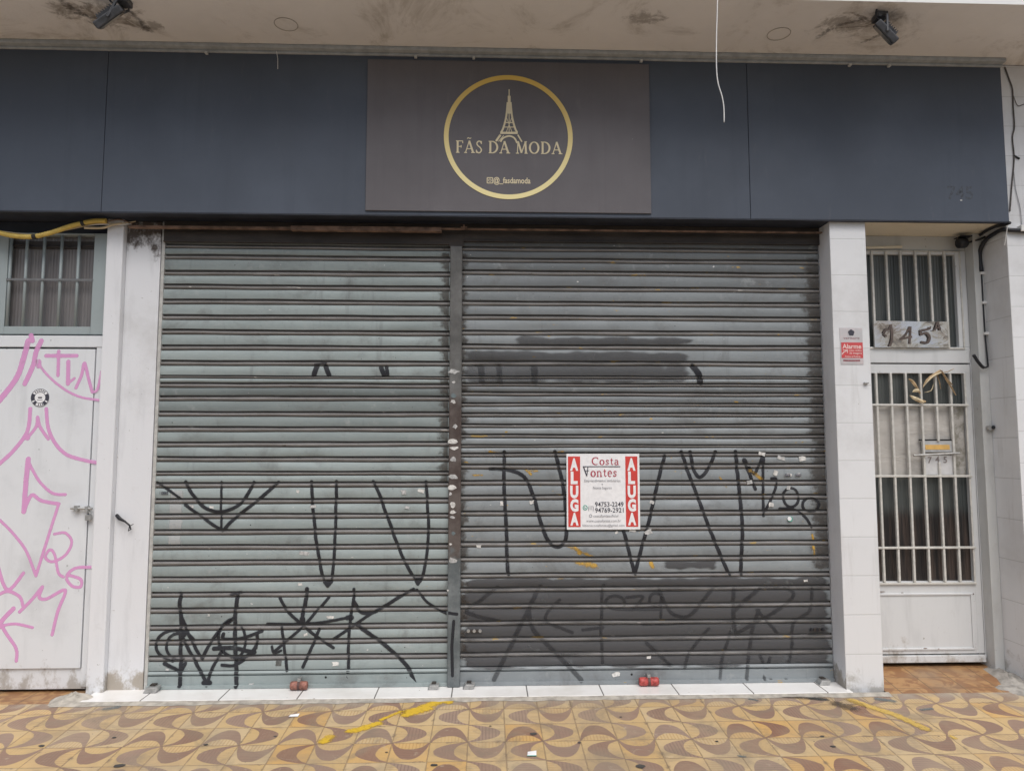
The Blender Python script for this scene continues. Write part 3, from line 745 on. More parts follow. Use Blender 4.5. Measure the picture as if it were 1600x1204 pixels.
def crop(x0, y0, k): return lambda pts: [(x0+a/k, y0+b/k) for a, b in pts]
def paths(strokes, cr, wk, yp=SY, smooth=5):
    out = []
    for pts, w in strokes:
        P = [W(*p, yp) for p in cr(pts)]
        out.append((smooth_path([(p.x, p.z) for p in P], smooth) if len(P) > 2 else [(p.x, p.z) for p in P], w*wk))
    return out
def el(cx, cy, rx, ry, a0=0, a1=360, n=16): return arc(cx, cy, rx, ry, a0, a1, n)
def tagpaint(sh, strokes, mat, parent, name='graffiti', soft=.34, patches=(), dx=.004, x_clip=None, lift=.0012, rag=0):
    pts = [p for s, hw in strokes for p in s]+[p for q in patches for p in ((q[0], q[2]), (q[1], q[3]))]
    x0, x1 = min(p[0] for p in pts)-.05, max(p[0] for p in pts)+.05; z0, z1 = min(p[1] for p in pts)-.05, max(p[1] for p in pts)+.05
    if x_clip: x0, x1 = max(x0, x_clip[0]), min(x1, x_clip[1])
    zz = np.sort(sh.zx); zz = zz[(zz > z0) & (zz < z1)]
    return overlay(name, strokes, np.arange(x0, x1, dx), zz, sh.surf(lift), mat, parent, soft, patches, rag, np.interp(zz, sh.zx[::-1], sh.wx[::-1]), np.interp(zz, sh.zx[::-1], sh.jx[::-1]))
def sticker(sh, x, y, w, h, parent, mat=None, ang=0.0, lift=.0022):
    p = W(x, y, SY); k = 1/245.
    n = 7; mb = MB(); pts = []
    ry = float(np.interp(p.z, sh.zx[::-1], sh.yx[::-1])) if sh else 0
    ry = min(ry, -.006)
    base = [(-.5, -.5), (.5, -.5), (.5, .5), (-.5, .5)]
    for i in range(4):
        a, b = base[i], base[(i+1) % 4]
        for t in (0, .5):
            u = a[0]+(b[0]-a[0])*t+R.uniform(-.14, .14); v = a[1]+(b[1]-a[1])*t+R.uniform(-.14, .14)
            u, v = u*w*k*.8, v*h*k*.76
            pts.append((p.x+u*math.cos(ang)-v*math.sin(ang), p.z+u*math.sin(ang)+v*math.cos(ang)))
    mb.prism(pts, SY+ry-lift-.001, SY+ry-lift)
    return mb.build('sticker', mat or M[R.choice(('paper_worn', 'paper_worn', 'paper_grey'))], parent)

LY = [361, 383, 399, 423, 444.7, 468, 491.8, 515, 539, 562.6, 586.5, 597.5, 617.4, 641.7, 665.6, 688.8, 712, 735, 752, 777, 800.7, 825, 848.5, 872.8, 898, 922, 946.5, 973, 995.7, 1020.6, 1044.5]
RY = [361, 387, 404, 423.5, 448, 470.7, 492.8, 516, 538, 563.6, 586.9, 598, 611.7, 628.6, 644, 661, 677.4, 693.5, 706, 723.3, 749, 771.3, 796, 819.8, 843.4, 867, 892.6, 914, 940, 966, 991, 1014.6, 1037]
XLs0, XLs1, XRs0, XRs1 = -2.074, -.243, -.166, 2.192
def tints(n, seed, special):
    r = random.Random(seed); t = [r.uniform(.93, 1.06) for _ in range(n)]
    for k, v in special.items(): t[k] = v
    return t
shL = thing('roller_shutter', ((XLs0+XLs1)/2, SY, ZF), 'narrower grey-green roller shutter with black line tags, beside the left white pier', 'roller shutter', 'roller shutters of the shopfront')
sL = Shutter(475, LY, 3)
tl = tints(sL.n, 5, {0: .38, 1: .74, 2: .84, 3: .9, 4: .95, 10: .98, 11: .52, 12: .68, 13: .82, 14: .92, 15: .97, 16: 1.0, 17: 1.05, 18: 1.06, 19: 1.06})  # top rows tinted down as shade below the fascia; middle rows vary in tone
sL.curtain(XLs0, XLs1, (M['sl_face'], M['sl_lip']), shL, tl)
shR = thing('roller_shutter', ((XRs0+XRs1)/2, SY, ZF), 'wider blue-grey roller shutter with dark repainted lower slats and a white rent poster', 'roller shutter', 'roller shutters of the shopfront')
sR = Shutter(1000, RY, 8)
tr = tints(sR.n, 6, {0: .36, 1: .62, 2: .68, 3: .76, 4: .82, 5: .88, 10: 1.0, 11: .66, 12: .80, 13: .92, 14: .99, 15: 1.05, 16: 1.1, 17: 1.12, 18: 1.04})  # same painted shade on the top rows of this curtain
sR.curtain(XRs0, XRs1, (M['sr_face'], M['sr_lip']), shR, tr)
# dark plate for the shaded top slats, guide rails and bottom rails
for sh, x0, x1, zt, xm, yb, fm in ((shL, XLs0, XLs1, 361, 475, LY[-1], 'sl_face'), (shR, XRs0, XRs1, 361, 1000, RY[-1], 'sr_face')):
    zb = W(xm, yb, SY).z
    mb = MB(); mb.box(x0, x1, -.026, .03, W(xm, 382, SY).z+.002, 3.03); mb.box(x0, x1, -.032, -.026, W(xm, 382, SY).z+.002, W(xm, 382, SY).z+.008); mb.build('shade_plate', M['shaded_steel'], sh)  # plate paints shade and grime over the top slats
    mb = MB(); pr_ = [(0, .014), (.006, .014), (.0062, -.004), (.018, -.013), (.028, -.006), (.029, .008), (.034, .008), (.0345, -.010), (zb-ZF-.022, -.010), (zb-ZF-.020, -.024), (zb-ZF-.002, -.024), (zb-ZF-.002, .014)]
    off = OFF[sh.name]
    for (a, ya), (b, yb2) in zip(pr_, pr_[1:]): mb.face([(x0, ya, zb-a), (x0, yb2, zb-b), (x1, yb2, zb-b), (x1, ya, zb-a)])
    o = mb.build('bottom_rail', M[fm], sh); at = o.data.attributes.new('tint', 'FLOAT', 'POINT'); at.data.foreach_set('value', [.92]*len(o.data.vertices))
    for xg, s in ((x0, -1), (x1, 1)):
        mb = MB(); mb.box(xg-(.004 if s > 0 else .016), xg+(.004 if s < 0 else .016), -.014, .06, ZF, 3.03)
        if xg == XLs0: mb.build('guide_rail', plain('pale_guide_paint', (.46, .455, .43), .6, .15), sh, bevel=.002)
        elif xg == XRs1: pass
mb = MB(); mb.box(XRs1+.002, XR0, .01, .06, ZF, 3.03); mb.build('guide_rail', M['shaded_steel'], shR)
# small holes in the bottom rails
for sh, px_, py_ in ((shL, 509, 1057.5), (shR, 987, 1053)):
    p = W(px_, py_, -.011); mb = MB(); mb.face([(p.x+.007*math.cos(t*.5236), -.0112, p.z+.007*math.sin(t*.5236)) for t in range(12)]); mb.build('keyhole', M['dark_gap'], sh)

# tags on the left shutter (one part each)
c6 = crop(220, 700, 3.01); k6 = 1/3.01/245/2*1.14
L_tags = [
 [([(80,160),(130,190),(190,236)],15),([(215,265),(270,305),(330,350),(390,386)],17),([(390,386),(440,335),(540,255),(650,160)],19),([(215,158),(255,225),(310,280),(385,298),(460,270),(500,225),(535,160)],19),([(383,157),(383,380)],13)],
 [([(805,157),(812,260),(830,430),(860,600),(882,645)],18),([(882,645),(905,600),(918,420),(922,157)],17),([(868,625),(898,625)],22)],
 [([(1095,157),(1130,230),(1180,370),(1240,520),(1305,636)],18),([(1305,636),(1335,580),(1355,420),(1352,280),(1342,157)],17),([(1290,612),(1322,612)],20)],
 [([(192,680),(184,740),(195,800),(190,1115)],21),([(195,785),(240,890),(292,990)],18),([(292,990),(330,920),(385,840),(430,808)],18),([(200,880),(245,970),(318,1105)],19),([(318,1105),(340,1030),(385,955)],18),
  (el(170,925,92,72,100,340),17),(el(185,930,58,62,70,300),16),([(115,1008),(160,1030),(190,1042),(212,1008)],20),([(300,1098),(330,1098)],24)],
 [([(458,680),(448,800),(455,1115)],22),([(425,686),(475,676)],18),(el(462,890,92,94,-10,260),18),(el(450,900,48,80,-60,90),15),([(575,855),(500,885),(450,895),(395,892),(395,868)],19),([(350,940),(440,937),(500,950),(540,957)],22),([(385,1015),(440,1018),(490,992)],17),([(525,965),(545,935)],22)],
 [([(655,700),(690,760),(760,822),(830,880),(910,935)],17),([(785,658),(775,720),(766,780)],22),([(885,698),(800,800),(740,860),(630,955)],16),([(600,822),(720,824),(860,815),(990,792)],15),([(668,830),(680,940),(690,1040)],16),([(845,845),(810,930),(765,1025)],17),([(622,930),(632,962),(665,948)],14),([(765,800),(765,812)],30),([(975,795),(995,795)],26)],
 [([(1005,660),(992,780),(982,900),(977,1070)],17),([(1000,715),(1040,770),(1110,765),(1200,705),(1285,660)],19),([(1190,712),(1080,780),(1020,822),(910,895)],17),([(1020,828),(1130,905),(1220,985),(1265,1040),(1288,1095)],22)],
 [([(1300,662),(1340,715),(1400,755),(1440,775)],15)],
]
for t in L_tags:
    o = tagpaint(sL, paths(t, c6, k6), M['spray_black'], shL, x_clip=(XLs0+.005, XLs1-.004), lift=.0018)
c6u = crop(220, 340, 3.01)
tagpaint(sL, paths([([(815,738),(830,695)],28),([(868,694),(885,738)],26),([(820,690),(870,684)],18)], c6u, k6), M['spray_black'], shL)
tagpaint(sL, paths([([(1130,705),(1142,738)],26),([(1155,700),(1160,738)],20)], c6u, k6), M['spray_black'], shL)
tagpaint(sL, [], M['spray_white'], shL, 'scraped_patch', patches=[(W(262, 780, 0).x, W(292, 780, 0).x, W(270, 858, 0).z, W(270, 762, 0).z, .03)])
tagpaint(sL, [], M['dirt'], shL, 'grime_patch', patches=[(W(430, 1030, 0).x, W(443, 1030, 0).x, W(437, 1040, 0).z, W(437, 1030, 0).z, .01)])
# right shutter: roller paint first, tags over it, painted-over tags under the dark band
c7 = crop(690, 680, 2.54); k7 = 1/2.54/245/2*1.14
def px_patch(x0, y0, x1, y1, so): return (W(x0, (y0+y1)/2, SY).x, W(x1, (y0+y1)/2, SY).x, W((x0+x1)/2, y1, SY).z, W((x0+x1)/2, y0, SY).z, so)
tagpaint(sR, [], M['roller_dark'], shR, 'roller_paint', patches=[px_patch(712, 896, 1304, 1046, .075)], lift=.0009, rag=.5)
tagpaint(sR, [], M['roller_thin'], shR, 'roller_paint', patches=[px_patch(798, 521, 1090, 546, .08), px_patch(712, 543, 1088, 604, .09)], lift=.0009, rag=.5)
tagpaint(sR, [], M['roller_dark'], shR, 'roller_paint', patches=[px_patch(1030, 869, 1128, 893, .07)], lift=.0009, rag=.5)
for a_ in ([([(752,572),(754,598)],14)], [([(780,570),(782,598)],12)], [([(835,575),(836,598)],14)], [([(1082,572),(1092,586),(1094,598)],13)]): tagpaint(sR, paths(a_, crop(0, 0, 1), 1/245/2), M['spray_faint'] if a_[0][0][0][0] < 1000 else M['spray_black'], shR)
R_tags = [
 [([(250,65),(250,180),(252,300),(263,552)],17),([(195,130),(270,136),(330,165),(365,240),(390,340),(420,415),(460,440),(490,410),(492,300),(480,180),(450,65)],18)],
 [([(885,80),(840,260),(765,548)],17),([(765,548),(740,450),(715,365)],17)],
 [([(950,65),(1000,200),(1060,370),(1140,552)],17),([(1185,552),(1190,380),(1180,200),(1165,65)],18)],
 [([(985,65),(1000,130),(1025,165),(1060,130),(1085,65)],17)],
 [([(1200,100),(1222,150),(1245,212)],16),([(1222,125),(1245,150),(1275,75)],15),([(1277,72),(1276,200),(1275,318)],14),([(1310,170),(1330,175),(1318,230),(1282,300)],13),(el(1385,245,30,38,60,420),13),(el(1462,275,32,28,20,380),13),([(1340,290),(1400,295),(1440,325),(1465,362)],13),([(1200,98),(1206,110)],22)],
]
for t in R_tags: tagpaint(sR, paths(t, c7, k7), M['spray_black'], shR, x_clip=(XRs0+.005, XRs1-.004))
c5r = crop(690, 680, 2.54)
F_tags = [
 [([(220,600),(160,650),(100,700),(230,735)],18),([(390,598),(345,690),(290,800),(205,965)],22),([(345,690),(360,760),(420,830),(550,965)],22),([(470,650),(420,700),(420,740),(520,780)],15)],
 [([(640,592),(632,760),(636,900)],15),(el(690,660,38,26),15),([(735,640),(800,638),(755,690)],14),(el(850,650,24,26,0,300),14),([(872,640),(868,720)],14),([(640,760),(560,770)],14),([(690,690),(860,690)],10)],
 [([(860,600),(900,690),(940,715),(990,705),(1080,600)],18),([(810,820),(900,905)],18),([(960,920),(985,850),(1060,765)],15),([(800,750),(960,745)],12)],
 [([(1160,600),(1155,700),(1165,790)],20),([(1160,690),(1270,600)],20),([(1275,598),(1380,610),(1375,660),(1160,790)],18),([(1255,690),(1225,800),(1205,960)],18),([(1250,690),(1330,780)],16)],
 [([(1470,600),(1460,690),(1395,745),(1385,850),(1360,960)],16),([(1100,960),(1110,880),(1145,780)],16),([(1260,870),(1300,960)],16),([(1300,880),(1275,960)],16)],
]
for t in F_tags: tagpaint(sR, paths(t, c5r, k7), M['spray_faint'], shR, lift=.0015)
# soot in the slat ends and other smears
for q in ((1240, 395, 1360, 900, .14), (660, 705, 742, 1040, .08)): tagpaint(sR, [], M['dirt'], shR, 'grime_patch', patches=[px_patch(*q)], lift=.0010, x_clip=(XRs0+.004, XRs1-.003), rag=.6)
for q in ((672, 385, 750, 770, .10), (200, 385, 262, 620, .08)): tagpaint(sL, [], M['dirt'], shL, 'grime_patch', patches=[px_patch(*q)], lift=.0010, x_clip=(XLs0+.004, XLs1-.003), rag=.6)
for q in ((660, 385, 742, 700, .08),): tagpaint(sR, [], M['dirt'], shR, 'grime_patch', patches=[px_patch(*q)], lift=.0008, x_clip=(XRs0+.004, XRs1-.003), rag=.6)
# yellow flakes that show in patches
M['flake'] = spray('yellow_paint_flakes', (.55, .34, .07), .95, 1.25)
for fl in [([(893,850),(905,862)],18),([(900,875),(930,884)],22),([(1012,870),(1020,885)],16),([(885,852),(925,868)],10),([(1172,735),(1190,748)],16),([(825,735),(840,735)],9),([(765,705),(790,710)],10),([(1268,835),(1272,870)],10),([(860,708),(880,706)],9),([(820,730),(830,740)],12),([(740,742),(755,742)],8),([(1125,745),(1135,760)],8)]: tagpaint(sR, paths([fl], crop(0, 0, 1), 1/245/2), M['flake'], shR, 'paint_flake', soft=0)

# stickers left on the slats
for x, y, w, h in ((476,863,17,7),(525,1036,12,8),(490,790.5,10,5),(631,768,9,8),(658,766,11,8),(637,792,8,5),(300,790.5,9,6),(332,792,8,5),(466,767,5,6),(478,990,7,5),(517,963,12,5),(470,911.5,8,5),(327,960,4,5),(262,1045,6,4),(394,1067,8,3)):
    sticker(sL, x, y, w, h, shL, ang=R.uniform(-.3, .3))
for x, y, w, h in ((1220,715,14,8),(1253,716,12,9),(1190,709,12,7),(1211,738.5,9,9),(1232,741,10,6),(1246,741,11,6),(1231,762,8,8),(1204,788,9,9),(1012,831,16,9),(988,828,12,5),(748,853,10,5),(831,784,8,7),(784,786,6,8),(1258,906,8,4),(1013,1026,8,7),(962,1052,14,9),(1018,784,9,7),(963,831,6,5),(1170,753,10,6)):
    sticker(sR, x, y, w, h, shR, ang=R.uniform(-.35, .35))
p = W(1233, 810, SY); mb = MB(); mb.tube([(p.x, -.016, p.z), (p.x, -.013, p.z)], .017, 16); mb.build('sticker', M['green_ink'], shR)
mb = MB(); mb.tube([(p.x-.004, -.0168, p.z+.002), (p.x-.004, -.0162, p.z+.002)], .0135, 16); mb.build('sticker', M['paper'], shR)
for x in (1229, 1246):                          # two small dark-lettered labels
    p = W(x, 741.5, SY); mb = MB(); mb.box(p.x-.018, p.x+.018, -.0165, -.016, p.z-.007, p.z+.006); mb.box(p.x-.015, p.x+.015, -.0172, -.0166, p.z-.003, p.z+.001, 1); mb.build('sticker', [M['ink'], M['grey_ink']], shR)
p = W(259, 769, SY); mb = MB()
for a, b, c, d in ((-.03, -.028, -.01, .01), (-.02, .02, -.012, -.009), (-.02, .02, .004, .007), (-.02, -.016, -.009, .004), (.016, .02, -.009, .004), (-.012, .012, -.005, 0)): mb.box(p.x+a, p.x+b, -.0155, -.0145, p.z+c, p.z+d)
mb.build('stencil', M['ink'], shL)
# lock fittings in the dark band: plate with two studs, and a pair of bolts
for x, y, mt in ((741, 984, 'silver'), (1275, 982, 'black')):
    p = W(x, y, SY); mb = MB(); mb.box(p.x-.022, p.x+.022, -.019, -.010, p.z-.009, p.z+.009)
    for d in (-.037, 0, .037): mb.tube([(p.x+d, -.024, p.z), (p.x+d, -.009, p.z)], .010, 10, 1)
    mb.build('lock_plate', [M['shaded_steel'], M[mt]], shR, bevel=.001)

# floor latches at the four lower corners
for x, y, s, lab in ((237, 1071, 1, 'small steel floor latch at the foot of the left pier'), (677, 1061, .8, 'small steel floor latch by the brown centre post, under the narrower shutter'),
                  (732, 1062, .85, 'small steel floor latch by the brown centre post, under the wider shutter'), (1286, 1056, .85, 'small steel floor latch at the foot of the tiled pillar')):
    p = W(x, y, -.06); z = ZF+.001
    t = thing('floor_latch', (p.x, -.05, z), lab, 'latch', 'floor latches of the shutters')
    mb = MB(); w = .042*s
    mb.prism([(p.x-w, z), (p.x+w*.8, z), (p.x+w*1.1, z+.034*s), (p.x-w*.5, z+.034*s)], -.085, -.028); mb.build('body', M['silver'], t, bevel=.003)
    mb = MB(); mb.box(p.x-w*.3, p.x+w*.5, -.060, -.024, z+.035*s, z+.042*s); mb.build('tongue', M['shaded_steel'], t, bevel=.001)
# shutter locks
for x, y, mt, lab in ((467.5, 1066.5, 'lock_rust', 'faded pinkish-red barrel lock at the foot of the narrower shutter'), (1013.5, 1058.5, 'lock_red', 'bright red barrel lock with dark band at the foot of the wider shutter')):
    p = W(x, y, -.05); z = ZF+.0275
    t = thing('shutter_lock', (p.x, -.055, ZF), lab, 'lock', 'barrel locks of the shutters')
    hw = .061 if x > 900 else .052
    mb = MB(); mb.tube([(p.x-hw, -.055, z), (p.x-hw*.96, -.055, z), (p.x-hw*.80, -.055, z), (p.x-.012, -.055, z), (p.x-.008, -.055, z), (p.x+.008, -.055, z), (p.x+.012, -.055, z), (p.x+hw*.80, -.055, z), (p.x+hw*.96, -.055, z), (p.x+hw, -.055, z)], [.016, .023, .0255, .0255, .0215, .0215, .0255, .0255, .023, .016], 18); mb.build('barrel', M[mt], t, smooth=True)
    mb = MB(); mb.tube([(p.x-.0075, -.055, z), (p.x+.0075, -.055, z)], .0245, 18); mb.build('band', M['lock_band'], t)
    mb = MB(); mb.box(p.x-.01, p.x+.01, -.06, -.02, z+.02, z+.042); mb.build('hasp', M['silver'], t, bevel=.002)

# centre post
p0, p1 = W(701, 720, -.045).x, W(720.5, 720, -.045).x
po = thing('shutter_post', ((p0+p1)/2, -.03, ZF), 'worn brown and grey steel post between the two shutters, with torn stickers', 'post')
mb = MB(); mb.box(p0, p1, -.045, .05, ZF+.0, W(711, 384, -.045).z); mb.build('channel', M['post'], po, bevel=.007, seg=3)
mb = MB(); mb.box(p0-.008, p1+.008, -.03, .05, W(711, 384, -.045).z+.001, 3.031); mb.build('head', M['shaded_steel'], po)
for x, y, w, h in ((709,580,17,8),(708,618,9,8),(708,627,8,6),(709,597,5,4),(711,666,8,7),(707,690,14,8),(709,700,15,7),(708,717,9,10),(709,745,16,8),(706,762,13,10),(704,771,5,6),(707,788,9,9),(708,800,10,6),(707,808,8,4),(704,850,4,4),(707,875,13,9),(699.5,922,3,3),(708,833,7,6)):
    p = W(x, y, -.0465); k = 1/245.; mb = MB(); pts = []
    for i in range(9):
        a = 2*math.pi*i/9; r = R.uniform(.32, .62); pts.append((p.x+math.cos(a)*r*w*k, p.z+math.sin(a)*r*h*k))
    mb.prism(pts, -.0462, -.0454); mb.build('sticker', M[R.choice(('paper_worn', 'paper_worn', 'paper_grey'))] if y not in (833, 618) else M['blue_paint'], po)
xs = np.arange(p0+.004, p1-.004, .004)
def postskin(strokes, mat, name='graffiti'):
    P = [([(W(*q, -.046).x, W(*q, -.046).z) for q in s], hw) for s, hw in strokes]; a = [q[1] for s, _ in P for q in s]
    overlay(name, P, xs, np.arange(min(a)-.04, max(a)+.04, .005), lambda X, Z: np.stack([X, X*0-.0456, Z], 1), mat, po, .4)
postskin([([(700, 957), (714, 959)], .012), ([(709, 970), (706, 1010), (707, 1055)], .012)], M['spray_black'])

# lintel bars: rusty strip under the fascia
lb = thing('lintel_bar', (0, -.10, 3.0), 'thin rusty steel strip under the fascia above both shutters', 'bar')
mb = MB(); a, b = W(200, 354, -.09), W(455, 354.5, -.09); mb.box(a.x, b.x, -.09, -.06, a.z-.006, a.z+.010); 
c = W(690, 357, -.09); mb.box(b.x, c.x, -.10, -.06, b.z-.022, b.z+.006); d = W(1285, 361, -.09); mb.box(c.x, d.x, -.09, -.07, c.z-.004, c.z+.006)
mb.build('strip', M['rust'], lb, bevel=.002)
mb = MB(); p = W(725, 355, -.1); mb.tube([(p.x, -.1, p.z+.015), (p.x, -.1, p.z-.015)], .006, 8); mb.tube([(p.x-.02, -.1, p.z), (p.x+.02, -.1, p.z)], .004, 8); mb.build('hook', M['rust'], lb)

# rent poster
PY = -.019
a, b = W(885, 708.5, PY), W(1000.5, 826.5, PY); x0, x1, z0, z1 = a.x, b.x, b.z, a.z; pw, ph = x1-x0, z1-z0
po2 = thing('rent_poster', ((x0+x1)/2, PY, z0), 'white rent poster with two red side bands and phone numbers, on the wider shutter', 'poster')
def pp(u, v): return x0+pw*(u-120)/965., z1-ph*(v-105)/975.          # crop coordinates of the sheet
nx, nz = 16, 16; mb = MB()
gx = [[(x0+pw*i/nx, PY+.0012*math.sin(i*.9+j*.35)*.5, z0+ph*j/nz) for j in range(nz+1)] for i in range(nx+1)]
for i in range(nx):
    for j in range(nz): mb.face([gx[i][j], gx[i+1][j], gx[i+1][j+1], gx[i][j+1]])
mb.build('sheet', M['paper'], po2, smooth=True)
for u0, u1 in ((140, 300), (898, 1058)):
    mb = MB(); q0, q1 = pp(u0, 140), pp(u1, 1045); mb.box(q0[0], q1[0], PY-.0016, PY-.001, q1[1], q0[1]); mb.build('red_band', M['red_print'], po2)
    mb = MB()
    for ch, v in zip('ALUGA', (243, 415, 595, 768, 945)):
        q = pp((u0+u1)/2, v); text(mb, ch, ph*143/975, q[0], q[1], PY-.0022, bold=.055, wide=pw*(108 if ch != 'L' else 92)/965)
    mb.build('lettering', M['paper'], po2)
mb = MB(); q0 = pp(452, 250); q1 = pp(815, 250); roman(mb, 'Costa', ph*100/975, q0[0], q1[0], q0[1], PY-.002); mb.build('lettering', M['red_ink'], po2); mb = MB()
q0 = pp(440, 402); q1 = pp(785, 402); roman(mb, 'ontes', ph*112/975, q0[0], q1[0], q0[1], PY-.002); mb.build('lettering', M['red_ink'], po2)
mb = MB(); s = pw/965
mb.ribbon([pp(335, 272), pp(832, 272)], 11*s, PY-.002); mb.ribbon([pp(345, 275), pp(388, 395)], 14*s, PY-.0021); mb.ribbon([pp(388, 395), pp(402, 275)], 9*s, PY-.0023); mb.ribbon([pp(372, 325), pp(415, 325)], 8*s, PY-.0025)
mb.build('emblem', M['ink'], po2)
mb = MB()
for s_, v, w, h in (('94753-2249', 757, 375, 60), ('94769-2921', 832, 375, 60)):
    q = pp(680, v); text(mb, s_, ph*h/975, q[0], q[1], PY-.002, wide=pw*w/965, bold=.008)
mb.build('lettering', M['ink'], po2); mb = MB(); q = pp(438, 802); text(mb, '(11)', ph*55/975, q[0], q[1], PY-.002, wide=pw*72/965); mb.build('lettering', M['ink'], po2)
mb = MB()
for s_, u, v, w, h in (('Empreendimentos Imobiliários', 592, 452, 475, 34), ('e', 590, 497, 18, 26), ('Novos Seguros', 592, 545, 245, 34), ('costafontesoficial', 632, 905, 325, 36), ('www.costafontes.com.br', 603, 968, 455, 34), ('fabianocostafontes@gmail.com', 600, 1027, 555, 30)):
    q = pp(u, v); text(mb, s_, ph*h/975, q[0], q[1], PY-.002, wide=pw*w/965)
q = pp(432, 905); mb.ribbon(arc(q[0], q[1], 18*s, 18*s, 0, 360), 7*s, PY-.002); mb.build('lettering', M['grey_ink'], po2)
mb = MB(); q = pp(362, 800); mb.ribbon(arc(q[0], q[1], 27*s, 29*s, 0, 360), 11*s, PY-.002); mb.ribbon([(q[0]-10*s, q[1]+10*s), (q[0]-4*s, q[1]-6*s), (q[0]+12*s, q[1]-10*s)], 9*s, PY-.0022); mb.build('emblem', M['green_ink'], po2)

# ================================================================== LEFT DOOR AND WINDOW
LYD = -.012
ld = thing('white_door', (-2.8, LYD, .115), 'flat white metal door covered in pink spray tags, under a barred window', 'door')
zt = W(75, 545, LYD).z; zb = W(60, 1044, LYD).z; xr = W(137, 790, LYD).x
mb = MB(); mb.box(-4.1, xr, LYD, LYD+.04, zb, zt); leafL = mb.build('leaf', M['white_door'], ld, bevel=.002)
mb = MB(); mb.box(-4.3, XL0-.002, LYD, LYD+.06, zt+.012, W(75, 524, LYD).z); mb.build('head_rail', M['white_door'], ld, bevel=.004)
mb = MB(); mb.box(xr+.006, XL0-.002, LYD+.004, LYD+.06, .13, zt+.011); mb.build('frame', M['white_door'], ld, bevel=.003)
mb = MB(); mb.box(-4.1, xr+.03, LYD+.014, LYD+.045, W(60, 1077.5, LYD).z, zb-.003); mb.build('kick_rail', M['white_door'], ld, bevel=.002)
mb = MB(); mb.box(-4.3, XL0, LYD+.05, LYD+.2, .1, zt+.05); mb.build('backing', M['dark_gap'], ld)
p = W(122, 795, LYD-.02); t = LYD-.02
mb = MB(); mb.tube([(p.x-.045, t, p.z+.006), (p.x+.085, t, p.z+.002)], .008, 8); mb.box(p.x-.02, p.x+.0, LYD-.032, LYD, p.z-.014, p.z+.022); mb.box(p.x+.045, p.x+.062, LYD-.032, LYD, p.z-.018, p.z+.018); bolt = mb.build('bolt', M['silver'], ld, bevel=.001)
p = W(138, 808, LYD-.02); mb = MB(); mb.tube([(p.x+.012*math.cos(a_*.5236), LYD-.018, p.z+.016+.014*math.sin(a_*.5236)) for a_ in range(0, 7)], .003, 6); mb.box(p.x-.017, p.x+.017, LYD-.028, LYD-.008, p.z-.018, p.z+.016); mb.build('padlock', M['silver'], ld, bevel=.002)
c8 = crop(0, 500, 4.63); k8 = 1/4.63/245/2*1.1; c5 = crop(0, 700, 2.938); k5 = 1/2.938/245/2*1.15
pink = [
 [([(205,150),(170,280),(130,400),(70,490),(0,575),(-60,640)],46),([(300,150),(262,230),(240,330),(180,460)],40),([(225,110),(235,150)],40)],
 [([(280,310),(320,370),(400,450),(500,520),(600,560),(720,578)],20),([(280,300),(280,330)],44)],
 [([(335,258),(555,258)],32),([(425,225),(420,400)],28),([(495,300),(492,460)],34),([(492,460),(540,420)],20),([(550,490),(590,400),(612,310),(640,420),(668,520)],26),([(668,520),(705,500),(735,370)],22)],
 [([(220,640),(200,800),(110,930),(0,1035),(-60,1080)],32),([(195,855),(262,770),(272,700),(290,770),(350,860)],26),([(190,840),(200,850)],44),([(335,640),(350,780),(400,890),(480,970),(600,1010),(730,1035)],30)],
]
pink5 = [
 [([(130,50),(120,150),(110,290)],25),([(135,70),(180,150),(240,205),(300,212)],15),([(110,290),(145,215),(190,240),(270,255)],18),([(270,255),(230,380),(165,585)],15),([(165,585),(120,470),(60,390),(0,330),(-40,300)],14)],
 [([(250,393),(300,388),(330,430),(300,490),(240,520),(208,498),(230,465),(252,490),(268,570),(292,590)],14)],
 [([(420,545),(345,550),(305,590),(330,630),(370,635),(370,600),(310,580)],15)],
 [([(-10,540),(35,650),(108,572)],17),([(-20,680),(35,655),(90,680),(105,720)],16),([(90,750),(150,690),(195,635),(180,682),(215,690),(300,650),(265,750),(240,855)],16)],
 [([(62,735),(10,790),(-10,830)],22),([(0,815),(70,805),(150,822)],14),([(0,800),(30,850),(75,920),(75,975)],16)],
]
def doorskin(P):
    pts = [q for s, _ in P for q in s]; x0 = max(-4.0, min(q[0] for q in pts)-.05); x1 = min(XL0-.004, max(q[0] for q in pts)+.05)
    overlay('graffiti', P, np.arange(x0, x1, .005), np.arange(min(q[1] for q in pts)-.05, max(q[1] for q in pts)+.05, .005), lambda X, Z: np.stack([X, X*0+LYD-.0012, Z], 1), M['spray_pink'], ld, .35)
for t in pink: doorskin(paths(t, c8, k8, LYD))
for t in pink5: doorskin(paths(t, c5, k5, LYD))
# round sticker
p = W(63, 621, LYD); r = 14/245.; yy = LYD-.003
st_ = thing('round_sticker', (p.x, LYD, p.z), 'round black and white sticker on the pink-tagged white door', 'sticker')
mb = MB(); mb.tube([(p.x, yy, p.z), (p.x, LYD-.0015, p.z)], r, 32); mb.build('disc', M['paper'], st_)
mb = MB()
mb.ribbon(arc(p.x, p.z, r*.96, r*.96, 0, 360, 32), r*.06, yy-.0004); mb.ribbon(arc(p.x, p.z, r*.60, r*.60, 0, 360, 32), r*.06, yy-.0004)
for a0, a1 in ((150, 205), (335, 390), (215, 240), (300, 325)): mb.ribbon(arc(p.x, p.z, r*.78, r*.78, a0, a1, 8), r*.32, yy-.0006)
for a0 in (48, 64, 80, 96, 112, 128, 258, 274, 290): mb.ribbon(arc(p.x, p.z, r*.78, r*.78, a0, a0+8, 3), r*.2, yy-.0006)
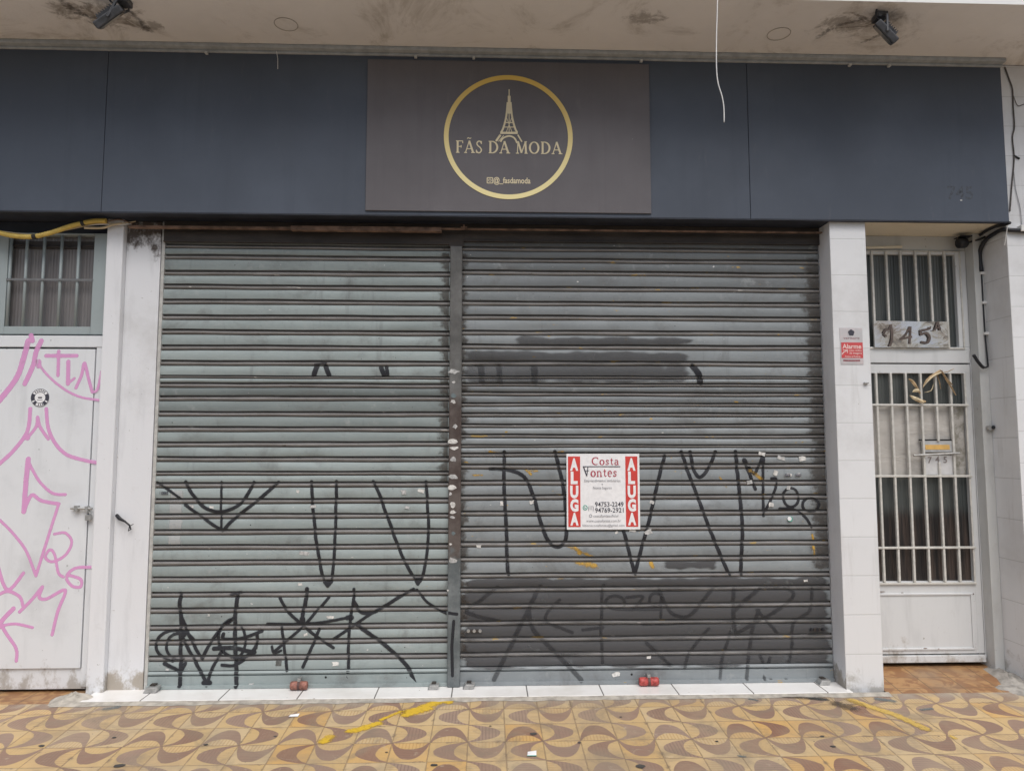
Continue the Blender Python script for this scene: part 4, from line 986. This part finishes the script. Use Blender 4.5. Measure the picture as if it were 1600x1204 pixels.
mb.ribbon([(p.x-r*.22, p.z), (p.x+r*.22, p.z)], r*.16, yy-.0006); mb.ribbon([(p.x-r*.3, p.z-.25*r), (p.x+r*.3, p.z-.25*r)], r*.05, yy-.0006)
mb.build('print', M['ink'], st_)
# transom window
WY = .0
lw = thing('transom_window', (-2.8, WY, 2.2), 'grey-green framed barred window above the pink-tagged white door', 'window', 'barred transom windows')
zb = W(75, 522, WY).z; zi0 = W(75, 510, WY).z; xi1 = W(144.5, 440, WY).x; xi0 = W(10, 440, WY).x
ztop = 2.952
mb = MB(); mb.box(xi1, XL0-.002, WY, WY+.05, zb, ztop); mb.box(-4.3, xi0, WY, WY+.05, zb, ztop); mb.box(xi0, xi1, WY, WY+.05, zb, zi0); mb.box(xi0, xi1, WY, WY+.05, W(75, 367, WY).z, ztop)
mb.build('frame', M['grey_frame'], lw, bevel=.003)
mb = MB(); mb.box(xi0, xi1, WY+.048, WY+.06, zi0, ztop); mb.build('pane', M['glass_left'], lw)
mb = MB(); mb.box(xi0+.004, xi1-.004, WY+.042, WY+.047, W(75, 386, WY).z, W(75, 374, WY).z); 
pts = [(xi0+(xi1-xi0)*i/12, WY+.04, W(75, 384, WY).z+.006*math.sin(i*1.3)+.022*abs(i/12-.5)) for i in range(13)]
mb.tube(pts, .008, 6); mb.build('curtain_hem', plain('dark_hem', (.05, .045, .045), .8), lw)
for xt, xb in ((40.5, 34), (67.5, 61.5), (95, 89), (122, 116), (16, 8.5)):
    x = W((xt+xb)/2, 445, WY).x; mb = MB(); mb.tube([(x, WY+.012, zi0-.004), (x, WY+.012, W(75, 367, WY).z+.004)], .0095, 10); mb.build('bar', M['grey_frame'], lw, smooth=True)
mb = MB(); z = W(75, 437, WY).z; mb.box(xi0, xi1+.004, WY-.004, WY+.004, z-.007, z+.007); mb.build('cross_bar', plain('dark_bar', (.16, .165, .17), .5), lw)

# yellow conduit
cy = -.10
def cpt(l, y=cy): return [W(a_, b_, y) for a_, b_ in l]
cn = thing('conduit', (-2.6, cy, 2.95), 'yellow corrugated conduit with black tape above the barred window', 'conduit')
path = [Vector(q) for q in smooth_path([tuple(q) for q in cpt([(-40, 352), (0, 364), (25, 369), (52, 369.5), (80, 363.5), (108, 354), (132, 348), (150, 345), (166, 345)])], 22)]
mb = MB(); mb.tube(path, [.0145+(.0012 if i % 2 else -.0008) for i in range(len(path))], 10); mb.build('sleeve', M['conduit'], cn)
for a_, b_, c_, d_ in ((51, 370, 57, 369.3), (127, 349.3, 132, 348)):
    mb = MB(); mb.tube(cpt([(a_, b_), (c_, d_)]), .0165, 12); mb.build('tape', M['tape'], cn)
for l, r_, mt in (([(0, 361), (60, 367), (110, 358), (150, 350), (190, 349), (212, 346)], .0035, 'wire_tan'), ([(132, 356), (160, 356), (176, 351), (190, 349)], .0075, 'wire_tan'), ([(100, 357), (150, 351), (180, 351), (206, 350)], .0025, 'white_plastic'), ([(166, 346), (185, 343), (198, 346), (206, 350)], .004, 'rust')):
    mb = MB(); mb.tube([Vector(q) for q in smooth_path([tuple(q) for q in cpt(l, cy+.012)], 6)], r_, 7); mb.build('wire', M[mt], cn)

# cable stub on the left pier
p = [W(a_, b_, -.03) for a_, b_ in ((181, 805), (188, 809), (197, 814), (204, 820), (206, 826), (202, 829), (204, 821), (210, 818))]
tag(MB().tube([Vector((q[0], q[1]+(.012 if i == 0 else -.012), q[2])) for i, q in enumerate(p)], [.011, .011, .006, .005, .004, .003, .003, .002], 7).build('cable_stub', M['black']), 'short black cable end sticking out of the white pier beside the narrower shutter', 'cable')

# ================================================================== RIGHT DOOR
rd = thing('barred_door', (2.9, DY, .2), 'pale grey metal door with cream bars over dark ribbed glass, right of the tiled pillar', 'door')
X0 = XR1+.002
def z_(x, y, yp=DY): return W(x, y, yp).z
xo = 3.300
zl1 = z_(1440, 569); zl0 = z_(1440, 1021)
mb = MB(); mb.box(xo-.008, xo-.001, DY, DY+.06, .20, z_(1440, 548)); mb.build('frame', M['door_paint'], rd)
xi = W(1514.5, 745, DY).x; wz1 = z_(1440, 583); wz0 = z_(1450, 908); xe = xo-.011
mb = MB(); mb.box(X0, xe, DY, DY+.04, wz1, zl1); mb.box(xi, xe, DY, DY+.04, zl0, wz1); mb.box(X0, xi, DY, DY+.04, zl0, wz0)
leafR = mb.build('leaf', M['door_paint'], rd, bevel=.002)
a, b = z_(1440, 926), z_(1440, 1015); xk = W(1521, 970, DY).x
mb = MB()
for q in ((X0, xk, b, b+.014), (X0, xk, a-.014, a), (xk-.014, xk, b+.014, a-.014)): mb.box(q[0], q[1], DY-.008, DY+.001, q[2], q[3])
mb.build('panel_moulding', M['door_paint'], rd, bevel=.003)
mb = MB(); mb.box(X0, xe+.0, DY-.012, DY+.02, z_(1440, 1034), z_(1440, 1023)); mb.build('weather_bar', M['door_paint'], rd, bevel=.003)
mb = MB(); mb.box(X0, xo, DY+.06, DY+.25, .15, 3.0); mb.build('backing', M['dark_gap'], rd)
mb = MB(); mb.box(X0, xi, DY+.030, DY+.038, wz0, wz1); mb.build('pane', M['glass_right'], rd)
cz0, cz1 = z_(1440, 742, DY+.02), z_(1440, 634, DY+.02); xc1 = W(1508, 690, DY+.02).x
mb = MB(); nx, nz = 26, 16
gx = [[(X0+(xc1-X0)*i/nx, DY+.020+.004*math.sin(i*.55+j*.2)*math.sin(j*.5+.6), cz0+(cz1-cz0)*j/nz+(.006*math.sin(i*.7) if j == nz else 0)) for j in range(nz+1)] for i in range(nx+1)]
for i in range(nx):
    for j in range(nz): mb.face([gx[i][j], gx[i+1][j], gx[i+1][j+1], gx[i][j+1]])
mb.build('cloth', M['cloth'], rd, smooth=True)
BY = DY-.006
barx = [W((a_+b_)/2, 661, BY).x for a_, b_ in ((1368.6, 1374.4), (1391.8, 1397.3), (1415, 1420.9), (1438, 1444.3), (1461.8, 1467.6), (1484.8, 1490.8))]
barx.append(barx[-1]+.092)
for i, x in enumerate(barx[:-1]):
    if i == 4:
        for za, zc in ((wz1+.002, z_(1465, 689, BY)), (z_(1468, 722, BY), wz0-.002)):
            mb = MB(); mb.box(x-.0075, x+.0075, BY-.008, BY+.012, za, zc); mb.build('bar', M['bar'], rd, bevel=.003)
    else:
        mb = MB(); mb.box(x-.0075, x+.0075, BY-.008, BY+.012, wz0-.002, wz1+.002); mb.build('bar', M['bar'], rd, bevel=.003)
mb = MB(); mb.box(xi-.006, xi+.006, BY-.002, DY+.002, wz0-.01, wz1+.002); mb.build('bar', M['bar'], rd, bevel=.002)
for y in (632.5, 743.5, 855):
    z = z_(1440, y, BY); mb = MB(); mb.box(X0, xi+.012, BY-.011, BY+.004, z-.0075, z+.0075); mb.build('cross_bar', M['bar'], rd, bevel=.003)
mb = MB(); mb.box(X0, xi+.006, BY-.009, DY, wz0-.018, wz0-.004); mb.build('cross_bar', M['bar'], rd, bevel=.003)
for x, y, w_, h_ in ((1378, 924, .05, .003), (1410, 925.5, .02, .002), (1521, 927.5, .008, .006), (1446, 1012.5, .028, .003), (1467, 1013, .012, .0025), (1500, 1021, .02, .003)):
    p = W(x, y, DY-.009); mb = MB(); mb.prism([(p.x-w_/2, p.z-h_*.4), (p.x-w_*.1, p.z-h_), (p.x+w_/2, p.z-h_*.2), (p.x+w_*.3, p.z+h_*.8), (p.x-w_*.3, p.z+h_)], DY-.0092, DY-.0078); mb.build('paint_chip', M['rust'], rd)
# letter box behind the bars
mb = MB(); pbox(mb, 1441, 688, 1488, 706, BY+.004, .012); lbx = mb.build('letter_box', plain('letter_box_paint', (.45, .46, .46), .5), rd, bevel=.002)
mb = MB(); pbox(mb, 1446, 694.5, 1484, 702, BY+.0018, .002); mb.build('window_strip', M['yellow_strip'], lbx)
mb = MB(); pbox(mb, 1437, 686, 1487, 688, BY+.002, .012); mb.build('slot', M['dark_gap'], lbx)
mb = MB(); a, b = W(1427.5, 711, BY-.02), W(1499.5, 707.5, BY-.02); mb.tube([a, b], .007, 8); mb.build('handle', M['silver'], lbx)
mb = MB(); pbox(mb, 1444, 712, 1490, 741, BY+.008, .003); mb.build('number_card', plain('card', (.58, .58, .58), .7, .06), rd)
mb = MB(); p = W(1466, 718, BY+.006)
text(mb, '7', .042, W(1453, 718, BY+.006).x, p.z, BY+.0065, bold=.02); text(mb, '4', .042, p.x-.006, p.z+.002, BY+.0065, bold=.02); text(mb, '5', .042, W(1477, 718, BY+.006).x, p.z+.001, BY+.0065, bold=.02)
mb.build('lettering', plain('worn_digits', (.24, .21, .20), .7), rd)
mb = MB(); p = W(1538, 668, .06); mb.tube([(XT-.03, .068, p.z), (XT-.03, .045, p.z)], .017, 12); mb.tube([(XT-.012, .068, p.z+.004), (XT-.012, .04, p.z+.002)], .012, 10, 1); mb.build('door_lock', [M['silver'], M['black']], rd)

# transom window
rw = thing('transom_window', (2.9, DY, 2.2), 'cream framed barred window with house number plate above the pale grey barred door', 'window', 'barred transom windows')
ot, ob = z_(1440, 391), z_(1440, 544.5); it, ib = z_(1440, 397.5), z_(1440, 542); xw = W(1495.5, 470, DY).x
mb = MB(); mb.box(X0, xo-.002, DY, DY+.05, zl1+.010, ib); mb.box(xw, xo-.002, DY, DY+.05, ib, ot-.002); mb.box(X0, xw, DY, DY+.05, it, ot-.002); mb.build('frame', M['door_paint'], rw, bevel=.003)
mb = MB(); xx = W(1503.5, 470, DY).x
mb.box(X0, xx, DY-.008, DY+.002, ob-.004, ob+.006); mb.box(xx-.010, xx, DY-.008, DY+.002, ob+.006, ot-.012); mb.box(X0, xx, DY-.008, DY+.002, ot-.012, ot-.004); mb.build('rim', M['bar'], rw, bevel=.002)
mb = MB(); mb.box(X0, xw, DY+.03, DY+.038, ib, it); mb.build('pane', M['glass_right'], rw)
for a_, b_ in ((1361.6, 1365.8), (1384, 1388.5), (1406.5, 1410.6), (1429.4, 1434), (1452, 1456.6), (1474.6, 1480)):
    x = W((a_+b_)/2, 445, DY-.006).x; mb = MB(); mb.box(x-.0075, x+.0075, DY-.014, DY+.004, ob+.004, ot-.006); mb.build('bar', M['bar'], rw, bevel=.003)
# number plate
NY = DY-.022
npl = thing('number_plate', (2.9, NY, 2.3), 'shiny house number plate with brown digits wired to the barred window', 'number plate')
mb = MB(); a, b = W(1365.5, 501, NY), W(1483, 543, NY)
nx, nz = 14, 6
gx = [[(a.x+(b.x-a.x)*i/nx, NY+.004*math.sin(i*.6+j*.4), b.z+(a.z-b.z)*j/nz-(.004 if j == nz else 0)*i/nx) for j in range(nz+1)] for i in range(nx+1)]
for i in range(nx):
    for j in range(nz): mb.face([gx[i][j], gx[i+1][j], gx[i+1][j+1], gx[i][j+1]])
mb.build('sheet', M['plate'], npl, smooth=True)
c9 = crop(1345, 360, 6.02); mb = MB()
def ds(pts, w, k=0): mb.ribbon([(W(*q, NY).x, W(*q, NY).z) for q in c9(smooth_path(pts, 6))], w/6.02/240, NY-.006-.0003*k)
ds([(210,970),(232,935),(262,930),(282,890)], 24); ds([(276,885),(290,960),(285,1040),(268,1088)], 24, 1); ds([(212,975),(240,998)], 18, 2)
ds([(455,905),(420,975),(372,1020)], 20, 3); ds([(365,1022),(478,1000)], 20, 4); ds([(462,905),(458,1000),(452,1068)], 22, 5)
ds([(640,925),(600,935),(562,940)], 22, 6); ds([(560,935),(558,985)], 20, 7); ds([(558,980),(610,965),(642,1005),(620,1055),(558,1050)], 24, 8); ds([(640,930),(650,905)], 18, 9)
ds([(716,858),(690,940)], 16, 10); ds([(716,858),(742,938)], 18, 11); ds([(692,915),(745,918)], 14, 12); ds([(668,938),(700,938)], 10, 13)
mb.build('lettering', plain('brown_digits', (.10, .075, .065), .5, .3), npl)

# dried palm leaf stuck in the bars
pl = thing('dried_palm_leaf', (3.0, DY-.02, 1.98), 'dried tan palm leaf stuck between the bars of the pale grey door', 'dried leaf')
c4 = crop(1340, 560, 6.02); YP = DY-.03
def blade(pts, w0, w1, mat, dy=0.0):
    q = [W(*p, YP-dy) for p in c4(pts)]; q = smooth_path([tuple(v) for v in q], 5); mb = MB(); n = len(q)
    L = []
    for i, p in enumerate(q):
        t = i/(n-1); w = (w0+(w1-w0)*t)/6.02/235*math.sin(math.pi*min(1, .15+.85*(1-t*.9)))/1.0
        a_ = Vector(q[max(i-1, 0)]); b_ = Vector(q[min(i+1, n-1)]); d_ = (b_-a_).normalized(); nn = Vector((-d_.z, 0, d_.x))
        p = Vector(p); L.append((p+nn*w*.5, p+Vector((0, -.006, 0)), p-nn*w*.5, p+Vector((0, .004, 0))))
    for a_, b_ in zip(L, L[1:]):
        for k in range(4): mb.face([a_[k], a_[(k+1) % 4], b_[(k+1) % 4], b_[k]])
    mb.build('blade', mat, pl, smooth=True)
blade([(475,190),(510,210),(545,255),(590,330)], 46, 20, M['leaf'])
blade([(490,345),(530,370),(580,390),(625,415)], 56, 20, M['leaf_pale'], .004)
blade([(515,315),(545,300),(580,300)], 40, 30, M['leaf_pale'], .007)
blade([(540,395),(590,400),(640,405)], 40, 26, M['leaf'], .002)
blade([(612,275),(650,210),(710,160),(780,110)], 40, 24, M['leaf'])
blade([(620,260),(700,175),(785,130)], 20, 16, M['leaf_pale'], .006)
blade([(775,105),(820,170),(870,250),(925,345)], 34, 14, M['leaf'])
blade([(790,110),(840,190),(895,250)], 22, 10, M['leaf'], .006)
blade([(745,150),(770,220),(780,285)], 16, 8, M['leaf'])
blade([(770,130),(840,125),(905,95)], 9, 6, M['leaf'])
blade([(620,320),(690,300),(712,240)], 9, 8, M['leaf_pale'])

# alarm label on the tiled pillar
ay = -.163; a, b = W(1312, 512, ay), W(1349.5, 569, ay)
al = thing('alarm_sign', ((a.x+b.x)/2, ay, b.z), 'small red and silver alarm label on the white tiled pillar', 'sign')
aw, ah = b.x-a.x, a.z-b.z
def ap(u, v): return a.x+aw*(u-185)/550., a.z-ah*(v-175)/860.
mb = MB(); mb.box(a.x, b.x, ay, ay+.002, b.z, a.z); mb.build('plate', M['label_silver'], al)
mb = MB(); q0, q1 = ap(205, 520), ap(728, 888); mb.box(q0[0], q1[0], ay-.0012, ay-.0004, q1[1], q0[1]); mb.build('red_field', plain('alarm_red', (.58, .075, .08), .45, .06), al)
mb = MB(); q = ap(460, 612); text(mb, 'Alarme', ah*105/860, q[0], q[1], ay-.002, wide=aw*460/550, bold=.02)
for s_, u, v, w in (('com vídeo', 545, 708, 300), ('de imagens', 545, 770, 300), ('Aviso à Polícia', 470, 850, 380)):
    q = ap(u, v); text(mb, s_, ah*46/860, q[0], q[1], ay-.002, wide=aw*w/550, bold=.01)
mb.build('lettering', plain('label_pale', (.80, .62, .58), .5, .05), al); mb = MB(); mb.ribbon([ap(215, 800), ap(255, 750), ap(330, 715)], .006, ay-.002); mb.ribbon([ap(240, 700), ap(350, 700)], .004, ay-.0022); mb.ribbon([ap(350, 695), ap(345, 770)], .005, ay-.0024)
mb.build('arrow', plain('label_pink', (.80, .62, .58), .5, .05), al)
mb = MB(); q = ap(460, 290); s = aw/550
for k in range(5):
    t = math.pi/2+k*2*math.pi/5; c_ = (q[0]+38*s*math.cos(t), q[1]+38*s*math.sin(t)); mb.face([(c_[0]+42*s*math.cos(i*.524), ay-.001-.0001*k, c_[1]+42*s*math.sin(i*.524)) for i in range(12)])
mb.build('emblem', M['ink'], al)
mb = MB(); q = ap(460, 412); text(mb, 'verisure', ah*60/860, q[0], q[1], ay-.001, wide=aw*395/550); 
q = ap(440, 948); text(mb, '0800 000', ah*44/860, q[0], q[1], ay-.001, wide=aw*430/550) if False else mb.ribbon([ap(240, 945), ap(440, 950), ap(650, 945)], ah*42/860, ay-.001)
mb.build('lettering', plain('label_maroon', (.30, .12, .13), .5, .3, 120), al)
# small hook on the pillar edge
p = W(1354, 598, -.17); tag(MB().box(p.x-.016, p.x+.012, -.178, -.161, p.z-.006, p.z+.005).build('wall_anchor', M['silver'], bevel=.002), 'tiny steel wall anchor on the edge of the tiled pillar below the alarm label', 'anchor')

# black cable bundle by the right door
cb = thing('cable_bundle', (XT, 0, 2.9), 'black cable bent around the tiled wall beside the pale grey barred door', 'cable')
def wx(l, xp): return [WX(a_, b_, xp) for a_, b_ in l]
XC = XT-.018
path = [W(1640, 363, -.178), W(1600, 361, -.178), W(1580, 359.5, -.178)]+wx([(1566, 359), (1552, 366), (1540, 375), (1532, 390), (1531, 405), (1533.5, 424)], XC)
mb = MB(); pp_ = smooth_path([tuple(q) for q in path], 6); mb.tube(pp_, .0135, 10); mb.build('sleeve', M['black'], cb, smooth=True)
mb = MB(); pp_ = smooth_path([tuple(q) for q in wx([(1533.5, 424), (1535, 450), (1536.5, 480), (1540, 530), (1544, 572)], XC)], 6); mb.tube(pp_, .005, 8); mb.build('wire', M['black'], cb, smooth=True)
mb = MB(); pp_ = smooth_path([tuple(q) for q in [W(1544, 572, .045), W(1537, 574, .045), W(1529, 566, .045), W(1521, 554, .045)]], 6); mb.tube(pp_, [.006]*6+[.011]*(len(pp_)-6), 9); mb.build('sleeve', M['black'], cb, smooth=True)
mb = MB(); pp_ = smooth_path([tuple(q) for q in wx([(1578, 348), (1570, 351), (1552, 355), (1531, 367)], XC-.02)], 6); mb.tube(pp_, .010, 9); mb.build('sleeve', M['black'], cb, smooth=True)
for x, y in ((1533, 427), (1535.8, 473), (1539.5, 521)):
    q = WX(x, y, XC); mb = MB(); mb.box(XC-.009, XT, q.y-.012, q.y+.012, q.z-.009, q.z+.009); mb.build('clip', M['white_plastic'], cb, bevel=.002)
q = W(1596, 358, -.178); mb = MB(); mb.box(q.x-.016, q.x+.016, -.20, -.158, q.z-.018, q.z+.022); mb.build('clip', M['white_plastic'], cb, bevel=.003)
mb = MB(); pp_ = smooth_path([tuple(q) for q in wx([(1574, 352), (1573, 362), (1571, 374), (1569.5, 383)], XC-.01)], 5); mb.tube(pp_, .003, 6); mb.build('wire', M['white_plastic'], cb)
# old wires on the tiles past the end of the fascia
ow = thing('wall_wire', (3.5, -.17, 3.5), 'thin old dark wire running down the tiled wall past the end of the fascia', 'wire')
for l, r_, mt in (([(1570, 105), (1576, 122), (1582, 140), (1583, 165), (1585, 198), (1582, 215), (1584.5, 243), (1583.5, 265), (1581, 290), (1578, 330)], .0045, 'old_wire'), ([(1583.5, 150), (1590, 165), (1600, 163), (1625, 155)], .0025, 'old_wire'), ([(1583.5, 262), (1587, 295), (1594, 325), (1597, 355)], .0022, 'grey_ink'), ([(1584, 243), (1593, 248)], .006, 'black')):
    mb = MB(); mb.tube([Vector(q) for q in smooth_path([tuple(W(*q, -.166)) for q in l], 5)], r_, 6); mb.build('strand', M[mt], ow)
# dark round fitting under the doorway soffit
p = W(1504, 379.5, .08)
cmr = thing('security_camera', (p.x, .08, p.z), 'small dark round camera under the cream doorway soffit', 'camera')
mb = MB(); mb.tube([(p.x-.038, .075, p.z-.004), (p.x-.03, .075, p.z-.002), (p.x+.015, .08, p.z), (p.x+.03, .085, p.z+.003)], [.026, .036, .036, .022], 16); mb.build('housing', M['black'], cmr, smooth=True)
mb = MB(); mb.box(p.x-.035, p.x+.045, .04, .12, p.z+.034, p.z+.042); mb.build('hood', M['black'], cmr, bevel=.003)
mb = MB(); pp_ = smooth_path([(p.x+.03, .085, p.z+.003), (p.x+.07, .08, p.z+.012), (p.x+.11, .06, p.z+.022), (XT-.005, .03, p.z+.03)], 5); mb.tube(pp_, .007, 8); mb.build('bracket', M['black'], cmr)

# hanging white wire
hw_ = [W(a_, b_, -.83) for a_, b_ in ((1121, -80), (1121, 0), (1119.5, 60), (1119.5, 105), (1122, 130), (1128, 150), (1131, 168), (1131.5, 191))]
tag(MB().tube([Vector(q) for q in smooth_path([tuple(q) for q in hw_], 6)], .0032, 8).build('hanging_wire', M['white_plastic'], smooth=True), 'thin white wire hanging loose in front of the fascia, right of the gold ring', 'wire')
hw_ = [W(a_, b_, -.215) for a_, b_ in ((432, 80), (434, 92), (434, 108))]
tag(MB().tube([Vector(q) for q in hw_], .0022, 6).build('hanging_thread', M['white_plastic']), 'short pale thread hanging from the soffit trim over the dark fascia', 'thread')

# floodlights under the canopy
def flood(c, xa, ya, size, thick, lab):
    t = thing('floodlight', (c.x, c.y, 4.1), lab, 'floodlight', 'floodlights under the canopy')
    xa = Vector(xa).normalized(); ya = Vector(ya); ya = (ya-xa*ya.dot(xa)).normalized(); za = xa.cross(ya)
    if za.z < 0: za = -za
    ax = [xa, ya, za]
    mb = MB(); mb.obox(c, ax, (size*.5, size*.38, thick)); mb.build('housing', M['lamp_metal'], t, bevel=.006)
    mb = MB(); mb.obox(c+za*(thick+.008), ax, (size*.3, size*.22, .008))
    for k in range(-3, 4): mb.obox(c+za*(thick+.020)+xa*size*.085*k, ax, (.003, size*.2, .005))
    mb.build('heat_sink', M['lamp_metal'], t, bevel=.001)
    mb = MB(); mb.obox(c-za*(thick+.001), ax, (size*.43, size*.31, .002)); mb.build('glass', M['lamp_glass'], t)
    top = c-xa*size*.36+za*.0
    top = Vector((top.x, top.y+.02, 4.1))
    e0, e1 = c+ya*size*.41, c-ya*size*.41
    mb = MB(); mb.tube([e0, Vector((top.x+.02, e0.y+.01, 4.07)), Vector((top.x+.02, top.y+.03, 4.085)), Vector((top.x+.02, top.y-.03, 4.085)), Vector((top.x+.02, e1.y, 4.06)), e1], .008, 6); mb.build('bracket', M['lamp_metal'], t)
    mb = MB(); mb.box(top.x-.012, top.x+.048, top.y-.04, top.y+.04, 4.07, 4.104); mb.build('mount', M['lamp_metal'], t, bevel=.004)
    p0 = c-xa*size*.4+za*thick
    mb = MB(); pp_ = smooth_path([tuple(p0), tuple(p0+Vector((-.035, -.01, .03))), tuple(p0+Vector((-.03, -.02, .075))), (top.x, top.y-.02, 4.09)], 6); mb.tube(pp_, .005, 7); mb.build('cable', M['black'], t)
flood(WZ(1384, 51, 3.985), (.70, .05, -.72), (.10, .80, .60), .158, .019, 'dark floodlight under the canopy above the barred door, tilted towards the fascia end')
flood(WZ(171, 27, 3.985), (-.80, .05, -.60), (-.10, .80, .60), .175, .020, 'grey floodlight among black mould stains under the canopy above the white door')
# litter
for x, y, w, h, mt, lab in ((831, 1178, .024, .018, 'green_ink', 'small white and green scrap of paper on the patterned pavement below the rent poster'), (459.5, 1118.5, .028, .011, 'grey_ink', 'small white scrap of paper on the patterned pavement below the narrower shutter')):
    p = WG(x, y); mb = MB(); zz = gz(p.y)
    mb.face([(p.x-w, p.y-h, zz+.004), (p.x+w*.9, p.y-h*1.1, zz+.005), (p.x+w, p.y+h, zz+.012), (p.x-w*.8, p.y+h*1.1, zz+.006)])
    mb.face([(p.x-w*1.1, p.y-h*1.3, zz+.0032), (p.x+w*.95, p.y-h*1.4, zz+.0032), (p.x+w*.9, p.y-h*1.05, zz+.0045), (p.x-w, p.y-h*.95, zz+.0035)], 1)
    tag(mb.build('paper_scrap', [M['paper'], M[mt]]), lab, 'litter', 'paper scraps on the pavement')

# ================================================================== LIGHT
w = bpy.data.worlds.new('World'); scene.world = w; w.use_nodes = True
nt = w.node_tree; bg = nt.nodes['Background']
sk = nt.nodes.new('ShaderNodeTexSky'); sk.sky_type = 'NISHITA'; sk.sun_disc = False
EL, AZ = rad(58), rad(168)                    # azimuth from +y, clockwise: behind the camera, a little to the right
sk.sun_elevation = EL; sk.sun_rotation = AZ; sk.air_density = 1.0; sk.dust_density = 4.0; sk.ozone_density = 1.0
hs = nt.nodes.new('ShaderNodeHueSaturation'); hs.inputs['Saturation'].default_value = .85
nt.links.new(sk.outputs[0], hs.inputs['Color']); nt.links.new(hs.outputs[0], bg.inputs['Color']); bg.inputs['Strength'].default_value = .085
sd = bpy.data.lights.new('sun', 'SUN'); sd.energy = 1.5; sd.angle = rad(50); sd.color = (1, .995, .985)
so = bpy.data.objects.new('sun', sd); C.objects.link(so)
dirv = Vector((math.sin(AZ)*math.cos(EL), math.cos(AZ)*math.cos(EL), math.sin(EL)))
so.rotation_euler = dirv.to_track_quat('Z', 'Y').to_euler()
scene.view_settings.view_transform = 'Standard'; scene.view_settings.look = 'None'
scene.view_settings.exposure = .43; scene.view_settings.gamma = 1
scene.cycles.use_denoising = True
scene.cycles.max_bounces = 8; scene.cycles.transparent_max_bounces = 16
